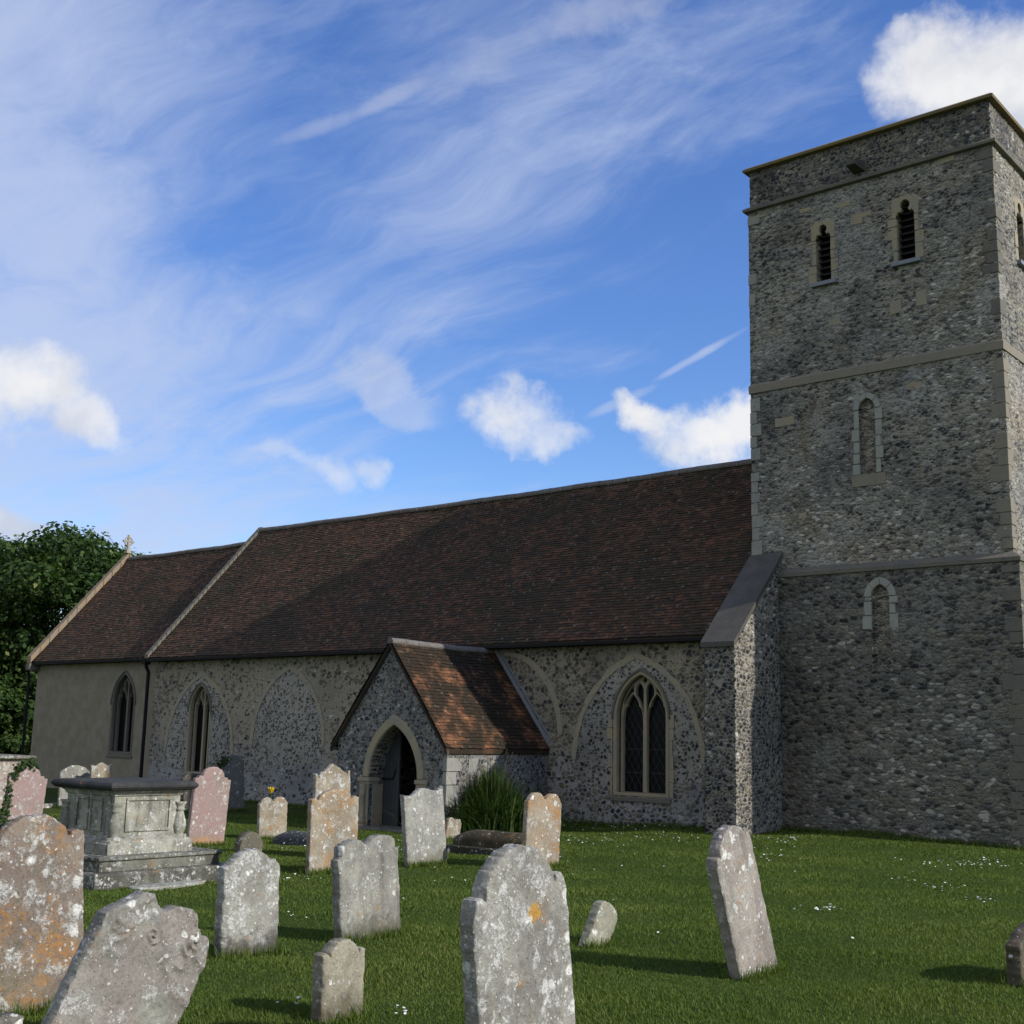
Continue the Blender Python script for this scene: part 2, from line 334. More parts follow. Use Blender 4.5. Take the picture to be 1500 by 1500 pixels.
def grave(name, c1, c2, orange=0.3, white=0.4, pink=0.0, dark=0.3, off=0.0, stripe=0.0, foot=None, wscale=11.0, white_col=(0.68, 0.67, 0.62), patch=None):
    """weathered headstone: mottled sandstone under crusts of lichen"""
    m, t, p = new_mat(name); o = ocoord(t, (off*3.1, off*7.7, off*1.3))
    z = t.sep(t.node('ShaderNodeTexCoord').outputs['Object'])[2]
    wrp = t.vmath('ADD', o, t.vmath('SCALE', t.vmath('SUBTRACT', t.noise(o, 16, 3, col=True), (0.5,)*3), sc=0.05))
    n1 = t.noise(o, 2.6, 6, 0.68); n2 = t.noise(o, 9, 6, 0.7); n3 = t.noise(o, 45, 4, 0.7)
    c1 = (c1[0]*.88, c1[1]*.93, c1[2]*.93); c2 = (c2[0]*.72, c2[1]*.76, c2[2]*.76); white = min(.95, white*1.15)
    c = t.mix(t.step(n1, 0.36, 0.62), c1, c2)
    c = t.mix(t.step(n2, 0.5, 0.7, 0, 0.5), c, t.mix(1.0, c, (.6, .57, .5), 'MULTIPLY'))
    if pink: c = t.mix(t.step(t.noise(o, 1.9, 3), 0.32, 0.56, 0, pink), c, (0.31, 0.215, 0.20))
    c = t.mix(t.step(n3, 0.4, 0.75, 0, 0.55), c, t.mix(1.0, c, (0.5, 0.48, 0.44), 'MULTIPLY'))
    h = t.math('ADD', t.math('MULTIPLY', n2, 0.6), t.math('MULTIPLY', n3, 0.45))
    if stripe:
        s_ = t.noise(t.vmath('MULTIPLY', o, (1, 1, 0.10)), 9, 5, 0.65)
        c = t.mix(t.step(s_, 0.5, 0.68, 0, stripe), c, (0.075, 0.07, 0.062))
    if orange:
        k = t.math('MULTIPLY', t.step(t.noise(o, 3.4, 5, 0.7), 0.60-0.17*orange, 0.74-0.13*orange), t.step(t.noise(wrp, 26, 4, 0.65), 0.38, 0.58))
        c = t.mix(t.math('MULTIPLY', k, 0.85), c, t.mix(t.noise(o, 12, 3), (0.27, 0.115, 0.022), (0.36, 0.20, 0.065)))
        h = t.math('ADD', h, t.math('MULTIPLY', k, 0.15))
    if dark:
        k = t.step(t.noise(wrp, 19, 5, 0.72), 0.60, 0.70, 0, dark); c = t.mix(k, c, (0.035, 0.033, 0.03))
    if white:
        cl_ = t.step(t.noise(o, 3.0, 4, 0.6), 0.40, 0.62)
        brk = t.step(t.noise(wrp, 33, 5, 0.75), 0.36, 0.56)
        crust = t.math('MULTIPLY', t.step(t.noise(wrp, 6.0, 7, 0.75), 0.60-0.15*white, 0.68-0.12*white), brk)
        c = t.mix(t.math('MULTIPLY', crust, 0.85), c, tuple(x*0.72 for x in white_col)); h = t.math('ADD', h, t.math('MULTIPLY', crust, 0.35))
        for sc, th, rad, kk in ((wscale, 0.93, 0.40, .95), (wscale*2.0, 0.90, 0.36, .9), (wscale*4.2, 0.88, 0.36, .75)):
            v = t.vor(wrp, sc); cs = t.node('ShaderNodeSeparateColor', {0: v.outputs['Color']}).outputs
            rr = t.math('MULTIPLY', rad, t.math('ADD', 0.35, t.math('MULTIPLY', cs[1], 0.9)))
            k = t.math('MULTIPLY', t.step(t.math('SUBTRACT', v.outputs['Distance'], rr), 0.07, -0.13), t.math('GREATER_THAN', cs[0], t.math('SUBTRACT', th+0.08, t.math('MULTIPLY', t.math('ADD', cl_, 0.22), 0.40*white))))
            k = t.math('MULTIPLY', k, t.step(n3, 0.28, 0.52, 0.35, 1))
            c = t.mix(t.math('MULTIPLY', k, kk), c, t.mix(cs[2], tuple(x*.72 for x in white_col), white_col)); h = t.math('ADD', h, t.math('MULTIPLY', k, 0.25))
        pit = t.step(t.noise(wrp, 70, 4, 0.7), 0.60, 0.68, 0, .6); c = t.mix(pit, c, t.mix(1.0, c, (.28, .27, .25), 'MULTIPLY')); h = t.math('SUBTRACT', h, t.math('MULTIPLY', pit, .4))
    if patch:
        oo = t.sep(t.node('ShaderNodeTexCoord').outputs['Object']); dd = t.vmath('LENGTH', t.comb(t.math('SUBTRACT', oo[1], patch[0]), t.math('SUBTRACT', oo[2], patch[1]), 0.0))
        k = t.step(t.math('ADD', dd, t.math('MULTIPLY', t.math('SUBTRACT', t.noise(wrp, 22, 5, .7), .5), .16)), .06, .035, 0, .9); c = t.mix(k, c, (.42, .22, .035))
    if foot:
        k = t.step(t.math('ADD', z, t.math('MULTIPLY', t.math('SUBTRACT', t.noise(wrp, 8, 5, 0.7), 0.5), 0.5)), 0.22, 0.04, 0, 0.85)
        c = t.mix(k, c, foot)
    t.put(p.inputs['Base Color'], c); p.inputs['Roughness'].default_value = 0.92
    bump(t, p, h, 0.8, 0.016)
    return m

FL_DARK = [(0.0, (0.018, 0.02, 0.026)), (0.3, (0.035, 0.04, 0.05)), (0.48, (0.10, 0.105, 0.11)), (0.66, (0.16, 0.145, 0.115)), (0.82, (0.12, 0.10, 0.08)), (0.93, (0.26, 0.255, 0.24)), (1.0, (0.50, 0.49, 0.47))]
FL_TOWER = [(0.0, (0.022, 0.023, 0.026)), (0.24, (0.075, 0.074, 0.072)), (0.46, (0.20, 0.19, 0.16)), (0.7, (0.28, 0.26, 0.205)), (0.83, (0.15, 0.15, 0.145)), (0.95, (0.36, 0.34, 0.29)), (1.0, (0.50, 0.48, 0.43))]
FL_BLACK = [(0.0, (0.016, 0.017, 0.02)), (0.5, (0.045, 0.046, 0.05)), (0.8, (0.11, 0.105, 0.095)), (1.0, (0.36, 0.36, 0.36))]
FL_NAVE = [(0.0, (0.022, 0.024, 0.03)), (0.25, (0.05, 0.05, 0.052)), (0.45, (0.115, 0.105, 0.085)), (0.68, (0.165, 0.14, 0.10)), (0.82, (0.11, 0.09, 0.07)), (0.93, (0.24, 0.225, 0.19)), (1.0, (0.46, 0.45, 0.42))]
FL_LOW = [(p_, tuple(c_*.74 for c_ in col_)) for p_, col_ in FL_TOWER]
M = {}
M['nave'] = flint('nave flint', 9.5, (0.36, 0.32, 0.245), (0.30, 0.275, 0.225), FL_NAVE, 0.40, 0.08, 0.55, 1.45, lowwash=(0.29, 0.285, 0.29), smear=(.5, (.33, .29, .21)))
M['infill'] = flint('infill flint', 12.0, (0.37, 0.345, 0.295), (0.30, 0.29, 0.265), FL_BLACK, 0.42, 0.11, 0.4, 1.2, (3, 1, 7), lowwash=(0.28, 0.275, 0.28), smear=(.4, (.33, .31, .26)))
M['tower'] = flint('tower rubble', 9.0, (0.36, 0.315, 0.235), (0.40, 0.36, 0.285), FL_TOWER, 0.74, 0.04, 0.2, 2.7, (11, 2, 3), stain=(0.20, 0.155, 0.11), smear=(.6, (.40, .385, .35)))
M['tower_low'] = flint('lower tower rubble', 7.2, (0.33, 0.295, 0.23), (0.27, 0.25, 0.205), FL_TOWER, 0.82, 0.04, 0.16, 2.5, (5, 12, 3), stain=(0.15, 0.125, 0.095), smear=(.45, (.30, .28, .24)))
M['parapet'] = flint('parapet flint', 9.0, (0.25, 0.22, 0.165), (0.28, 0.25, 0.20), FL_NAVE, 0.80, 0.05, 0.1, 1.6, (1, 21, 3))
M['buttress'] = flint('buttress flint', 9.5, (0.30, 0.285, 0.25), (0.25, 0.24, 0.22), FL_DARK, 0.80, 0.07, 0.15, 1.4, (9, 5, 1))
M['porch'] = flint('porch flint', 10.5, (0.27, 0.275, 0.285), (0.20, 0.20, 0.195), FL_DARK, 0.74, 0.06, 0.3, 1.3, (2, 9, 4))
M['render'] = ashlar('chancel render', (0.20, 0.175, 0.125), (0.25, 0.22, 0.165), (0.12, 0.105, 0.08), 0.35, fine=0.4)
M['ash'] = ashlar('pale dressed stone', (0.33, 0.27, 0.175), (0.27, 0.245, 0.19), (0.13, 0.12, 0.10), 0.3)
M['ash_pale'] = ashlar('pale quoin stone', (0.30, 0.285, 0.24), (0.24, 0.24, 0.225), (0.12, 0.115, 0.1), 0.45)
M['ash_dark'] = ashlar('weathered string stone', (0.16, 0.145, 0.11), (0.13, 0.125, 0.11), (0.05, 0.05, 0.045), 0.5)
M['ash_weather'] = ashlar('weathered band stone', (0.235, 0.205, 0.155), (0.20, 0.185, 0.15), (0.10, 0.095, 0.08), 0.4)
M['archband'] = ashlar('worn arch stones', (0.33, 0.28, 0.19), (0.28, 0.26, 0.21), (0.12, 0.11, 0.09), 0.75, fine=.8)
M['coping'] = ashlar('lichened coping', (0.21, 0.15, 0.055), (0.17, 0.14, 0.09), (0.06, 0.055, 0.045), 0.5)
M['slate'] = ashlar('slab', (0.075, 0.07, 0.062), (0.10, 0.093, 0.083), (0.05, 0.05, 0.048), 0.4)
M['gable'] = ashlar('gable coping stone', (0.27, 0.195, 0.12), (0.235, 0.195, 0.145), (0.08, 0.07, 0.055), 0.85)
M['lead'] = plain('lead', (0.19, 0.205, 0.23), 0.55, 0.2, 5)
M['black'] = plain('black iron', (0.009, 0.009, 0.010), 0.85, 0.3, 9)
M['louvre'] = plain('louvre slats', (0.022, 0.022, 0.025), 0.7, 0.4, 12)
M['wood'] = plain('weathered oak door', (0.045, 0.047, 0.05), 0.75, 0.4, 6)
M['dark'] = plain('dark interior', (0.012, 0.011, 0.011), 0.9, 0.2, 3)
M['timber'] = plain('verge timber', (0.06, 0.055, 0.05), 0.8, 0.3, 9)
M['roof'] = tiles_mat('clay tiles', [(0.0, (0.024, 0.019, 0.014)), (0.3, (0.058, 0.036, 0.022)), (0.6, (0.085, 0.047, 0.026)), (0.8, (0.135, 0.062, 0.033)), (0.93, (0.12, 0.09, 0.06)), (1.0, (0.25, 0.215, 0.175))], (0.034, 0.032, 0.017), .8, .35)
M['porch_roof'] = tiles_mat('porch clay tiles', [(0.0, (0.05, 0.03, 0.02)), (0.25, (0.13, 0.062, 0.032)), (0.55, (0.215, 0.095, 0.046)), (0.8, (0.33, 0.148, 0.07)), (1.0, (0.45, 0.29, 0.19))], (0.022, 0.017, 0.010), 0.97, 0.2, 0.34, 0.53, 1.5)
M['ridge'] = tiles_mat('ridge tiles', [(0.0, (0.11, 0.095, 0.085)), (0.5, (0.18, 0.16, 0.145)), (1.0, (0.30, 0.29, 0.28))], (0.20, 0.20, 0.195), 0.6, 0.7)
M['nave_r'] = flint('nave rubble skin', 8.0, (0.36, 0.32, 0.245), (0.30, 0.275, 0.225), FL_NAVE, 0.34, 0.08, 0.3, 1.4, lowwash=(0.29, 0.285, 0.29), smear=(.35, (.33, .29, .21)), attr=True)
M['infill_r'] = flint('infill skin', 9.0, (0.38, 0.355, 0.305), (0.32, 0.31, 0.285), FL_BLACK, 0.22, 0.10, 0.2, 1.2, (3, 1, 7), lowwash=(0.29, 0.285, 0.29), attr=True)
M['tower_r'] = flint('tower rubble skin', 7.5, (0.265, 0.25, 0.21), (0.34, 0.33, 0.29), FL_TOWER, 0.42, 0.05, 0.2, 2.2, (11, 2, 3), stain=(0.20, 0.155, 0.11), smear=(.55, (.40, .39, .36)), attr=True)
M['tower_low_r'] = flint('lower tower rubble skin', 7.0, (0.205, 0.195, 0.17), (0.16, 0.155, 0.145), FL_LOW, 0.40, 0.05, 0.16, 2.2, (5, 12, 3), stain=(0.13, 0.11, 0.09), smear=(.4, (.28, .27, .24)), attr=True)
M['parapet_r'] = flint('parapet skin', 9.0, (0.23, 0.205, 0.16), (0.26, 0.24, 0.195), FL_DARK, 0.5, 0.05, 0.1, 1.6, (1, 21, 3), attr=True)
M['buttress_r'] = flint('buttress skin', 9.0, (0.34, 0.315, 0.26), (0.28, 0.265, 0.23), FL_DARK, 0.45, 0.07, 0.15, 1.4, (9, 5, 1), attr=True)
M['porch_r'] = flint('porch skin', 10.0, (0.28, 0.28, 0.285), (0.21, 0.21, 0.205), FL_DARK, 0.4, 0.06, 0.3, 1.3, (2, 9, 4), attr=True)
gm, gt, gp = new_mat('window glass'); gp.inputs['Base Color'].default_value = (0.006, 0.007, 0.008, 1); gp.inputs['Roughness'].default_value = 0.35
bump(gt, gp, gt.noise(ocoord(gt), 9, 2), 0.25, 0.01); gp.inputs['Specular IOR Level'].default_value = 0.08; M['glass'] = gm

def vnoise(u, v, sc, seed, octs=3):
    out = np.zeros_like(u); amp = 1.0; tot = 0.0
    for o_ in range(octs):
        r_ = np.random.default_rng(seed+o_); g = r_.random((64, 64)); x = u*sc*2**o_+13.7*o_; y = v*sc*2**o_+7.1*o_
        i, j = np.floor(x).astype(int), np.floor(y).astype(int); fx, fy = x-i, y-j; fx = fx*fx*(3-2*fx); fy = fy*fy*(3-2*fy)
        G_ = lambda a, b: g[a % 64, b % 64]
        out += amp*((G_(i, j)*(1-fx)+G_(i+1, j)*fx)*(1-fy)+(G_(i, j+1)*(1-fx)+G_(i+1, j+1)*fx)*fy); tot += amp; amp *= .55
    return out/tot
def inpoly(u, v, P):
    ins = np.zeros(u.shape, bool); n = len(P)
    for i in range(n):
        (x0, y0), (x1, y1) = P[i], P[(i+1) % n]
        if y0 == y1: continue
        c_ = ((y0 > v) != (y1 > v)) & (u < (x1-x0)*(v-y0)/(y1-y0)+x0); ins ^= c_
    return ins
def rubble(name, parent, frame, u0, u1, v0, v1, mat, cu, cv, cov=.8, joint=.10, amp=.022, step=.025, seed=1, keep=(), holes=(), covn=.25, tone=.12, top=True):
    """skin of separate field stones bedded in mortar, real relief; frame(u, v, h) gives the point"""
    r_ = np.random.default_rng(seed); nu, nv = int((u1-u0)/step)+2, int((v1-v0)/step)+2
    U, V = np.meshgrid(np.linspace(u0, u1, nu), np.linspace(v0, v1, nv), indexing='ij')
    Uw = U+(vnoise(U, V, 3.0, seed+50)-.5)*cu*.7; Vw = V+(vnoise(U, V, 2.2, seed+60)-.5)*cv*1.2
    gi, gj = np.floor((Uw-u0)/cu).astype(int)+3, np.floor((Vw-v0)/cv).astype(int)+3
    NI, NJ = gi.max()+5, gj.max()+5
    ju, jv = r_.uniform(-.42, .42, (NI, NJ)), r_.uniform(-.30, .30, (NI, NJ)); wt = r_.uniform(-.22, .26, (NI, NJ)); rn = r_.random((NI, NJ)); hs = r_.uniform(.35, 1.0, (NI, NJ)); jt = joint*r_.uniform(.4, 1.9, (NI, NJ)); ex = r_.random((NI, NJ))
    d1 = np.full(U.shape, 9.0); d2 = np.full(U.shape, 9.0); bi = np.zeros(U.shape, int); bj = np.zeros(U.shape, int)
    for a in (-2, -1, 0, 1, 2):
        for b in (-2, -1, 0, 1, 2):
            ii, jj = np.clip(gi+a, 0, NI-1), np.clip(gj+b, 0, NJ-1)
            su = (ii-3+.5+ju[ii, jj]+.5*(jj % 2))*cu+u0-.25*cu; sv = (jj-3+.5+jv[ii, jj])*cv+v0
            d = np.hypot((Uw-su)/cu, (Vw-sv)/cv)-wt[ii, jj]
            l1 = d < d1; d2 = np.where(l1, d1, np.minimum(d2, d)); bi = np.where(l1, ii, bi); bj = np.where(l1, jj, bj); d1 = np.where(l1, d, d1)
    e = d2-d1; big = vnoise(U, V, .55, seed+90)
    cvg = cov(U, V) if callable(cov) else cov
    su = (bi-3+.5+ju[bi, bj])*cu+u0; sv = (bj-3+.5+jv[bi, bj])*cv+v0
    has = ex[bi, bj] < cvg+(vnoise(su, sv, .7, seed+91)-.5)*2*covn
    m_ = np.clip((e-jt[bi, bj])/.14, 0, 1)*has; m_ = m_*m_*(3-2*m_)
    h = .004+amp*hs[bi, bj]*m_*(.55+.45*np.clip(e/.7, 0, 1))+.0035*(vnoise(U, V, 18, seed+92, 2)-.5)
    rr = np.clip(rn[bi, bj]+(big-.5)*tone*4, 0, 1)
    ok = np.ones(U.shape, bool)
    for P in keep: ok &= inpoly(U, V, P)
    for P in holes: ok &= ~inpoly(U, V, P)
    X, Y, Z = frame(U, V, h); VV = np.stack([X, Y, Z], -1).reshape(-1, 3)
    idx = np.arange(nu*nv).reshape(nu, nv); q = ok[:-1, :-1] & ok[1:, :-1] & ok[1:, 1:] & ok[:-1, 1:]
    F = np.stack([idx[:-1, :-1], idx[1:, :-1], idx[1:, 1:], idx[:-1, 1:]], -1)[q]
    used = np.zeros(nu*nv, bool); used[F.ravel()] = True; remap = np.cumsum(used)-1; F = remap[F]; VV = VV[used]
    me = bpy.data.meshes.new(name); n_ = len(F); me.vertices.add(len(VV)); me.vertices.foreach_set('co', VV.astype(np.float32).ravel()); me.loops.add(n_*4); me.loops.foreach_set('vertex_index', F.astype(np.int32).ravel())
    me.polygons.add(n_); me.polygons.foreach_set('loop_start', np.arange(0, n_*4, 4, dtype=np.int32)); me.polygons.foreach_set('loop_total', np.full(n_, 4, dtype=np.int32)); me.update(calc_edges=True)
    for nm, arr in (('stone', m_), ('rnd', rr)):
        at_ = me.attributes.new(nm, 'FLOAT', 'POINT'); at_.data.foreach_set('value', arr.reshape(-1)[used].astype(np.float32))
    me.polygons.foreach_set('use_smooth', [True]*n_); me.materials.append(mat)
    return link(bpy.data.objects.new(name, me), parent)
faceN = lambda Y: (lambda u, v, h: (u, Y-h, v))                 # wall facing the viewer's side
faceW = lambda X: (lambda u, v, h: (X+h, u, v))                 # wall facing the sun
# ------------------------------------------------------------------ ground
CTRL = [(-28.7, 0, -.25), (-18.4, 0, -.12), (-15.2, 0, -.02), (-12.9, -1, .14), (-11.3, 1, .10), (-9.9, 1, .04), (-7.8, 1, -.08), (-6, 0, -.2),
        (-18.9, -3.7, -.42), (-21.2, -3.7, -.47), (-20, -7, -.40), (-25, -6, -.38), (-30, -4, -.36), (-40, 0, -.35), (-16, -5, -.2), (-13, -6, -.05), (-9, -5, -.05), (-5, -5, -.15),
        (-5, -16, 0), (-3, -12, -.05), (-8, -17, 0), (-8, -12, -.06), (-12, -14, -.08), (-14, -18, -.02), (-18, -14, -.2), (-24, -14, -.3), (0, -18, 0), (0, -24, 0), (-10, -24, 0), (4, -8, -.25), (-38, -14, -.4)]
_cx = np.array(CTRL)
def terr(x, y):
    x = np.asarray(x, float); y = np.asarray(y, float)
    d2 = (x[..., None]-_cx[:, 0])**2 + (y[..., None]-_cx[:, 1])**2
    wt = np.exp(-d2/(2*2.4**2)) + 0.25*np.exp(-d2/(2*7.0**2))
    z = (wt*_cx[:, 2]).sum(-1)/(wt.sum(-1)+0.01)
    return z + 0.022*np.sin(x*1.3+y*0.7)*np.sin(y*1.1-x*0.35) + 0.012*np.sin(x*3.1-y*2.3)
def tz(x, y): return float(terr(np.array([x]), np.array([y]))[0])
def ground_at(px, py):
    d = ray(px, py); t = 2.0
    while t < 120:
        q = CAMP+d*t
        if q[2] <= tz(q[0], q[1]): break
        t += 0.25
    lo, hi = t-0.25, t
    for _ in range(20):
        mdl = (lo+hi)/2; q = CAMP+d*mdl
        if q[2] <= tz(q[0], q[1]): hi = mdl
        else: lo = mdl
    return Vector(CAMP+d*hi)

gmat, t, p = new_mat('lawn soil and turf'); o = t.node('ShaderNodeNewGeometry').outputs['Position']
n1 = t.noise(o, 0.5, 5, 0.6); n2 = t.noise(o, 5, 5, 0.65); n3 = t.noise(o, 60, 3, 0.6)
c = t.mix(t.step(n1, 0.35, 0.65), (0.045, 0.072, 0.013), (0.066, 0.094, 0.018))
c = t.mix(t.step(n2, 0.55, 0.75, 0, 0.5), c, (0.075, 0.085, 0.025)); c = t.mix(t.step(n3, 0.4, 0.7, 0, 0.6), c, (0.016, 0.036, 0.006))
t.put(p.inputs['Base Color'], c); p.inputs['Roughness'].default_value = 1.0; p.inputs['Specular IOR Level'].default_value = 0.1
bump(t, p, t.math('ADD', n3, t.math('MULTIPLY', n2, 0.6)), 1.0, 0.03)
xs = np.unique(np.concatenate([np.linspace(-700, -60, 14), np.arange(-60, 30, 0.5), np.linspace(30, 700, 14)]))
ys = np.unique(np.concatenate([np.linspace(-700, -32, 12), np.arange(-32, 20, 0.5), np.linspace(20, 900, 16)]))
GX, GY = np.meshgrid(xs, ys); GZ = terr(GX, GY)
nx, ny = len(xs), len(ys)
gv = np.stack([GX, GY, GZ], -1).reshape(-1, 3)
gf = [(j*nx+i, j*nx+i+1, (j+1)*nx+i+1, (j+1)*nx+i) for j in range(ny-1) for i in range(nx-1)]
me = bpy.data.meshes.new('ground'); me.from_pydata(gv.tolist(), [], gf); me.polygons.foreach_set('use_smooth', [True]*len(gf))
me.materials.append(gmat); go = link(bpy.data.objects.new('ground', me)); go['kind'] = 'structure'

# ------------------------------------------------------------------ church
YE = -0.36                                                     # eaves line
pE = on(740, 942, 1, YE); ZE = pE.z
XN = on(222, 965, 1, YE).x-0.25                                     # east end of the nave
YR, ZR = 4.0, on(388, 779, 0, XN).z                            # ridge
XT0 = on(1097, 310, 1, 1.2).x; XT1 = on(1452, 208, 1, 1.2).x   # tower sides
YT = 1.2; YT1 = YT+(XT1-XT0)
YC = 0.55                                                      # chancel wall
XC = on(46, 968, 1, YC-0.3).x; ZEC = on(130, 966, 1, YC-0.3).z
ZRC = on(365, 795, 0, XN).z; pr = on(183, 808, 0, XC)
print('ZE', ZE, 'XN', XN, 'ZR', ZR, 'nave apex', on(388, 779, 0, XN), 'XT', XT0, XT1, 'XC', XC, 'ZEC', ZEC, 'ch apex', pr, 'ZRC', ZRC, 'ridge at tower', on(1095, 681, 1, YR))
ZRC = ZR-0.42
church = empty('church', (XT0-8, YR, 0), 'long flint parish church with red tiled roofs, square west tower and gabled north porch', 'church')
CH = Matrix.Translation((-(XT0-8), -YR, 0))
def shift(o):                                                   # children are authored in world space
    o.matrix_local = CH; return o
def part(o): return shift(o)
PY = (YR*2)-0.0                                                 # far wall of the nave

def window(px0, px1, pyb, pys, pya, Y, fr, heads, lattice=True, sillm='ash', hood=True, wall_ax='Y'):
    """two-light traceried window set into a wall on plane Y; returns the opening outline"""
    cpx = (px0+px1)/2
    x0 = on(px0, pys, 1, Y).x; x1 = on(px1, pys, 1, Y).x
    zb = on(cpx, pyb, 1, Y).z; zs = on(cpx, pys, 1, Y).z; za = on(cpx, pya, 1, Y).z
    return x0, x1, zb, zs, za

def make_window(x0, x1, zb, zs, za, Y, mat_frame, lattice, label=None, ax='hood'):
    wd = x1-x0; cx = (x0+x1)/2
    fw_ = wd*0.095                                              # jamb thickness
    mw = wd*0.065
    rec = 0.16
    inner = (x0+fw_, x1-fw_)
    # moulded frame ring
    ring = plate('window', arch_opening(x0-0.012, x1+0.012, zb-0.02, zs, za+0.02), [arch_opening(x0+fw_*0.6, x1-fw_*0.6, zb+0.06, zs, za-fw_*0.9)], Y+0.06, 0.16, M[mat_frame], church, bev=0.02); part(ring)
    # tracery plate with lights
    L0, L1 = x0+fw_, cx-mw/2; R0, R1 = cx+mw/2, x1-fw_
    zsp = zs-0.10*(za-zs); lh = (L1-L0)*1.12
    H = za-zs
    holes = [cusped(L0, L1, zb+0.07, zsp, zsp+lh), cusped(R0, R1, zb+0.07, zsp, zsp+lh)]
    uw = wd*0.145; g = wd*0.022; bar = wd*0.032; la = (L1-L0)/2
    def head(x, c_):                                            # top line of a light at x
        rr = (la*la+lh*lh)/(2*la); d = min(abs(x-c_), la); return zsp+math.sqrt(max(0, rr*rr-(d-la+rr)**2))
    oa_ = wd/2-fw_*.62; oh = za-fw_*.92-zs
    def outer_z(x):
        rr = (oa_*oa_+oh*oh)/(2*oa_); d = min(abs(x-cx), oa_); return zs+math.sqrt(max(0, rr*rr-(d-oa_+rr)**2))
    for sgn, c_ in ((-1, (L0+L1)/2), (1, (R0+R1)/2)):
        xa, xb = cx+sgn*g, cx+sgn*(g+uw); ztop = min(outer_z(xb)-bar*.6, zsp+H*.86); zsh_ = ztop-uw*.95
        low = [(xa+(xb-xa)*i/5, max(head(xa+(xb-xa)*i/5, c_)+bar, zsp+.12*lh)) for i in range(6)]
        topc = arch(uw/2, uw*.9, 6, (xa+xb)/2, zsh_); topc = topc if sgn > 0 else topc[::-1]
        holes.append(low+[q for q in topc if q[1] > max(p_[1] for p_ in low)+.01])
        xs_, k = xb+sgn*bar*1.1, 0; lo_, hi_ = [], []
        for i in range(14):
            x = xs_+sgn*i*wd*.014; z0_, z1_ = head(x, c_)+bar, outer_z(x)-bar*.9
            if z1_-z0_ < .012: break
            lo_.append((x, z0_)); hi_.append((x, z1_))
        if len(lo_) > 1: holes.append(lo_+hi_[::-1])
    dz = H*0.07; zc_ = outer_z(cx)-dz*1.55
    holes.append([(cx, zc_-dz*1.15), (cx+dz*.55, zc_-dz*.45), (cx+dz*.85, zc_), (cx+dz*.45, zc_+dz*.6), (cx, zc_+dz*1.1), (cx-dz*.45, zc_+dz*.6), (cx-dz*.85, zc_), (cx-dz*.55, zc_-dz*.45)])
    tr = plate('tracery', arch_opening(x0+fw_*0.62, x1-fw_*0.62, zb+0.061, zs, za-fw_*0.92), holes, Y+rec+0.06, 0.12, M[mat_frame], ring, bev=0.007)
    gl = plate('glass', arch_opening(x0+fw_*0.64, x1-fw_*0.64, zb+0.062, zs, za-fw_), [], Y+rec+0.13, 0.012, M['glass'], ring)
    if lattice:
        b = MB(); s_ = (L1-L0)/3.2; hgt = s_*1.75; yb = Y+rec+0.118
        for (a0, a1) in ((L0, L1), (R0, R1)):
            ztop = zsp+lh*0.75
            for sg in (1, -1):
                k = -8
                while k < 60:
                    # line x = a0 + (z-z0)*sg*s/h
                    zA = zb+k*hgt; pts = []
                    xA, xB = (a0, a1) if sg > 0 else (a1, a0)
                    z1_, z2_ = zA, zA+hgt*(a1-a0)/s_
                    lo, hi = max(z1_, zb+0.06), min(z2_, ztop)
                    if hi > lo:
                        f1, f2 = (lo-z1_)/(z2_-z1_), (hi-z1_)/(z2_-z1_)
                        b.tube([(xA+(xB-xA)*f1, yb, lo), (xA+(xB-xA)*f2, yb, hi)], 0.0045, 4)
                    k += 1
            for q in (0.30, 0.62):
                b.box(a0, a1, yb-0.012, yb-0.002, zb+q*(zsp-zb), zb+q*(zsp-zb)+0.012)
        b.build('lattice', M['lead_dark'], ring)
    # sill and hood mould
    b = MB(); b.loft([[(x0-0.06, Y-0.05, zb-0.14), (x1+0.06, Y-0.05, zb-0.14), (x1+0.06, Y-0.05, zb-0.05), (x0-0.06, Y-0.05, zb-0.05)], [(x0-0.06, Y+0.30, zb-0.14), (x1+0.06, Y+0.30, zb-0.14), (x1+0.06, Y+0.30, zb+0.04), (x0-0.06, Y+0.30, zb+0.04)]])
    b.build('sill', M['ash_dark'], ring, bevel=0.01)
    oa = arch(wd/2+0.05, H+0.075, 16, cx, zs-0.05); ia = arch(wd/2-0.005, H+0.01, 16, cx, zs-0.05)
    plate('hood_mould', oa+ia[::-1], [], Y-0.02, 0.075, M['ash_dark'] if mat_frame == 'ash' else M[mat_frame], ring, bev=0.015)
    return ring
M['lead_dark'] = plain('lead cames', (0.055, 0.055, 0.055), 0.6, 0.2, 9)

WR = window(899, 980, 1166, 1050, 980, 0, None, None)           # nave window by the tower
WL = window(277, 309, 1134, 1040, 1000, 0, None, None)          # nave window by the chancel
WC = window(164, 198, 1104, 1030, 983, YC, None, None)
def widen(wn, s): 
    return wn
print('windows', WR, WL, WC)
